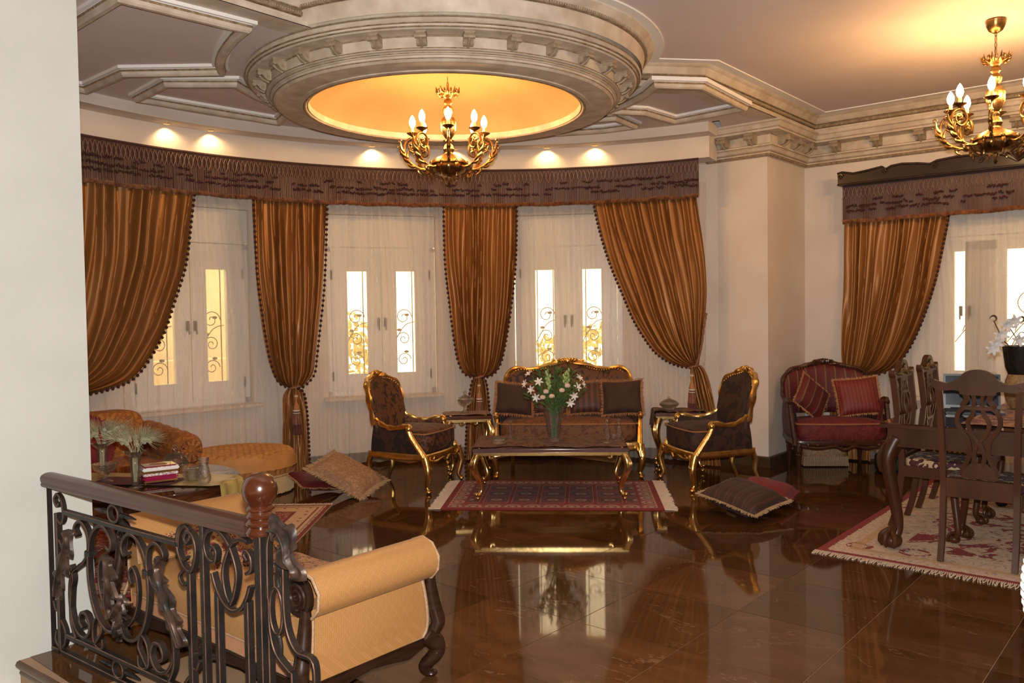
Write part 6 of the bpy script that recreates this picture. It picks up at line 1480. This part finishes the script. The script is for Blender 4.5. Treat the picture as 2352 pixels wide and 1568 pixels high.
# on the table
M['lapt'] = plain('dark_blue_laptop_shell', (.012, .016, .024), None, .3, coat=.3)
lp = thing('laptop', (3.36, 6.06, TH), math.radians(-24), 'open dark laptop on the dining table', 'laptop')
mk('keyboard_base', MB().box((0, -.13, .010), (.37, .25, .018)), M['lapt'], lp, bev=.004)
mk('screen_lid', MB().box((0, 0, 0), (.37, .012, .25)).xf(Matrix.Translation((0, .02, .145)) @ Matrix.Rotation(math.radians(-8), 4, 'X')), M['lapt'], lp, bev=.003)
mk('screen', MB().box((0, -.0075, 0), (.34, .002, .215)).xf(Matrix.Translation((0, .02, .148)) @ Matrix.Rotation(math.radians(-8), 4, 'X')), plain('dark_screen', (.018, .024, .035), None, .15), lp)
mk('hinge', MB().tube([(-.14, .0, .02), (.14, .0, .02)], .007, 8), M['lapt'], lp)
M['dcloth'] = damask('gold_red_floral_tablecloth', (.36, .19, .085), (.14, .035, .03), 11, .52, .75, c3=(.50, .38, .22))
def dcf(a, b): x = lerp(-.22, .36, a); y = lerp(-.95, .75, b); return (x, y, TH + .004 + .005 * abs(mnoise.noise((x * 8, y * 8, 3))), x, y)
tag(mk('table_cloth', MB().grid(dcf, 20, 40), M['dcloth'], None, ang=70, loc=(tc.x + .12, tc.y - .10, 0), rot=-PH), 'gold and red floral runner down the middle of the dining table', 'table cloth')
M['blackv'] = plain('black_glazed_vase', (.010, .010, .010), None, .25, coat=.5)
M['weave'] = plain('woven_gold_band', (.16, .085, .03), (.34, .2, .08), .6, 60, .6, 120)
vb = thing('black_vase', (3.745, 6.10, TH + .012), 0, 'tall black vase with woven gold lower band on the dining table', 'vase')
mk('vase_rim', MB().lathe([(.085, .25), (.105, .30), (.125, .46), (.118, .46), (.10, .31), (.08, .255)], 28), M['blackv'], vb)
mk('woven_band', MB().lathe([(.001, 0), (.07, 0), (.10, .05), (.112, .12), (.104, .20), (.086, .25)], 28), M['weave'], vb)
M['branch'] = plain('brown_orchid_stem', (.10, .06, .025), (.16, .10, .04), .6, 20)
M['orch'] = plain('white_orchid_petal', (.70, .66, .64), (.80, .77, .74), .5, 14)
oc = thing('orchid_spray', (3.745, 6.10, TH + .30), 0, 'white orchid spray arching out of the black vase', 'flowers')
ob_ = MB().tube(bez([(-.01, 0, -.10), (-.10, -.03, .15), (-.17, -.06, .22), (-.25, -.08, .36)], 6), .004, 6)
ob_.tube(bez([(0, -.02, -.10), (-.05, -.05, .18), (-.12, -.05, .32), (-.08, -.04, .38), (-.03, -.03, .35)], 6), .0035, 6).tube(bez([(-.10, -.03, .15), (-.04, -.05, .27), (.02, -.05, .24)], 5), .003, 6)
mk('stems', ob_, M['branch'], oc)
for c in ((-.24, -.09, .20), (-.21, -.10, .26), (-.16, -.09, .33), (-.11, -.09, .36), (-.07, -.08, .22), (-.26, -.08, .16)): mk('blossom', lily(c, (-.3, -1, -.2), .055), M['orch'], oc, ang=80)
for c in ((-.03, -.05, .36), (.02, -.05, .25), (-.25, -.08, .37)): mk('curled_leaf', MB().tube([(c[0] + a, c[1], c[2] + b) for a, b in spiral((0, 0), .032, .012, PI, -.8, 10)], [.003, .008, .010, .010, .009, .008, .007, .006, .005, .004, .002], 6, flat=.3), M['branch'], oc)
# ------------------------------------------------------------------ white ribbed vase close to the camera, on a stand
M['wglaze'] = plain('white_ribbed_glaze', (.86, .87, .83), None, .35)
wv = thing('ribbed_vase', (1.06, 1.45, .86), 0, 'white ribbed globe vase cut off by the picture edge', 'vase')
mk('vase_body', MB().lathe([(.001, .09)] + [(.145 * math.sin(PI * (k / 60)) * .985 + .05 * (1 - math.sin(PI * k / 60)) + .0022 * math.cos(k * 2 * PI / 2.0), .10 + .145 - .145 * math.cos(PI * k / 60)) for k in range(61)], 40), M['wglaze'], wv)
pd = thing('pedestal', (1.06, 1.45, 0), 0, 'slim dark pedestal under the white ribbed vase', 'pedestal')
mk('shaft', MB().lathe([(.001, 0), (.10, 0), (.10, .03), (.06, .06), (.045, .12), (.04, .5), (.05, .85), (.075, .90), (.08, .948), (.001, .95)], 24), M['dark'], pd)
wv.location.z = .86
# ------------------------------------------------------------------ chandeliers
M['bulb'] = G('lit_candle_bulb').set(col=(1, .85, .6), em=(1.0, .58, .22), es=260.0)
M['candle'] = plain('ivory_candle_sleeve', (.75, .52, .24), None, .5)
def chandelier(loc, ztop, label, arms=8, phase=0.0, canopy=True):
    """loc.z = height of the hub; ztop = ceiling height"""
    t = thing('chandelier', loc, phase, label, 'chandelier', 'brass candle chandeliers')
    br = M['brass']
    mk('hub', MB().lathe([(.001, -.145), (.008, -.14), (.014, -.125), (.006, -.11), (.016, -.09), (.02, -.075), (.045, -.07), (.09, -.055), (.125, -.03), (.14, 0), (.135, .02), (.15, .03), (.145, .045), (.11, .075), (.06, .10), (.035, .115), (.03, .13)], 32, fl=.03, nf=16), br, t)
    mk('column', MB().lathe([(.03, .12), (.045, .15), (.035, .18), (.02, .195), (.028, .215), (.02, .23), (.04, .26), (.058, .30), (.062, .37), (.05, .40), (.03, .415), (.022, .43), (.038, .45), (.042, .475), (.03, .495), (.02, .505), (.034, .52), (.03, .545), (.018, .56)], 24, fl=.04, nf=12), br, t)
    cw = MB().lathe([(.018, .555), (.03, .565), (.055, .585), (.062, .60)], 20)
    for k in range(10):
        a = 2 * PI * k / 10; cs, sn = math.cos(a), math.sin(a); leafy(cw, (cs * .05, sn * .05, .585), (cs * .10, sn * .10, .645), .02, .008, (cs * .01, sn * .01, -.012))
    for k in range(10):
        a = 2 * PI * (k + .5) / 10; cs, sn = math.cos(a), math.sin(a); cw.tube([(cs * (.07 + a_), sn * (.07 + a_), .60 + b_) for a_, b_ in spiral((.012, .012), .018, .005, PI, -1.2, 10)], .005, 5)
    mk('crown', cw, br, t)
    hl = MB(); cs, sn = 1.0, 0.0
    if True:
        hl.tube(bez([(cs * .145, sn * .145, .03), (cs * .165, sn * .165, -.01), (cs * .14, sn * .14, -.05), (cs * .10, sn * .10, -.075)], 4), [.006, .012, .016, .018, .018, .016, .013, .010, .008, .006, .006, .005, .004], 6, flat=.5)
        hl.ell((cs * .155, sn * .155, .035), .014, 8, 6); hl.ell((cs * .155, sn * .155, -.075), (.008, .008, .02), 6, 5)
    hm = hl.mesh('hub_leaf')
    for k in range(8): put('hub_leaf', hm, br, t, rot=2 * PI * (k + .5) / 8)
    zc = ztop - loc[2]
    z = .60; i = 0
    while z < zc - .09:
        r_ = .013; pts = [((r_ * .55) * math.cos(q), 0, z + .024 + .027 * math.sin(q)) for q in [2 * PI * k / 12 for k in range(12)]]
        mb = MB().tube(pts, .0035, 5, closed=True)
        if i % 2: mb.xf(Matrix.Rotation(PI / 2, 4, 'Z'))
        mk('chain_link', mb, br, t); z += .042; i += 1
    if canopy: mk('canopy', MB().lathe([(.001, zc - .095), (.02, zc - .095), (.045, zc - .08), (.062, zc - .045), (.068, zc - .01), (.06, zc), (.001, zc)], 24, fl=.02, nf=16), br, t)
    # one arm, repeated
    ar = MB(); ar.tube(bez([(.12, 0, .015), (.18, 0, -.012), (.25, 0, .0), (.315, 0, .045), (.352, 0, .105), (.358, 0, .17), (.335, 0, .222), (.29, 0, .240), (.25, 0, .222), (.233, 0, .18), (.248, 0, .14), (.285, 0, .125), (.318, 0, .145)], 6), lambda q: .0115 - .0045 * q, 8)
    lf = MB()
    for (a, b, w_) in (((.21, -.008), (.27, -.005), .012), ((.27, .01), (.335, .035), .015), ((.31, .045), (.372, .105), .018), ((.34, .085), (.395, .165), .018), ((.352, .12), (.388, .215), .015), ((.33, .07), (.322, .15), .013), ((.255, .0), (.215, -.055), .011)):
        leafy(lf, (a[0], 0, a[1]), (b[0], 0, b[1]), w_, .014, (.012, 0, -.008))
    for x_, z_ in ((.392, .165), (.384, .215), (.37, .105)): lf.tube([(x_ + a_, 0, z_ + b_) for a_, b_ in spiral((.012, .004), .016, .006, PI, -1.0, 10)], .005, 5)
    lf.tube([(a, 0, b) for a, b in spiral((.292, .182), .036, .008, -PI / 2, 1.4, 20)], .006, 5)
    for q in (0.4, 2.0, 3.6, 5.2): leafy(lf, (.292, 0, .182), (.292 + .044 * math.cos(q), 0, .182 + .044 * math.sin(q)), .013, .012)
    am, lm = ar.mesh('arm'), lf.mesh('arm_leaf')
    pan = MB().lathe([(.008, .245), (.012, .255), (.046, .275), (.048, .28), (.012, .272), (.012, .28)], 16).mesh('drip_pan')
    cnd = MB().lathe([(.0125, .275), (.0125, .325), (.001, .325)], 10).mesh('candle_sleeve')
    blb = MB().lathe([(.009, .322), (.019, .337), (.0255, .360), (.0225, .384), (.013, .408), (.001, .424)], 12).mesh('bulb')
    for k in range(arms):
        q = 2 * PI * k / arms; o = put('arm', am, br, t, rot=q); put('arm_leaf', lm, br, o)
        put('drip_pan', pan, br, o, loc=(.29, 0, 0)); put('candle_sleeve', cnd, M['candle'], o, loc=(.29, 0, 0)); put('bulb', blb, M['bulb'], o, loc=(.29, 0, 0))
    return t
chandelier((DC.x + .015, DC.y, 2.815), 3.62, 'brass candle chandelier hanging under the round amber dome', 8, math.radians(-86), False)
chandelier((3.525, 6.06, 2.80), CEIL, 'brass candle chandelier hanging over the dining table', 8, math.radians(10))
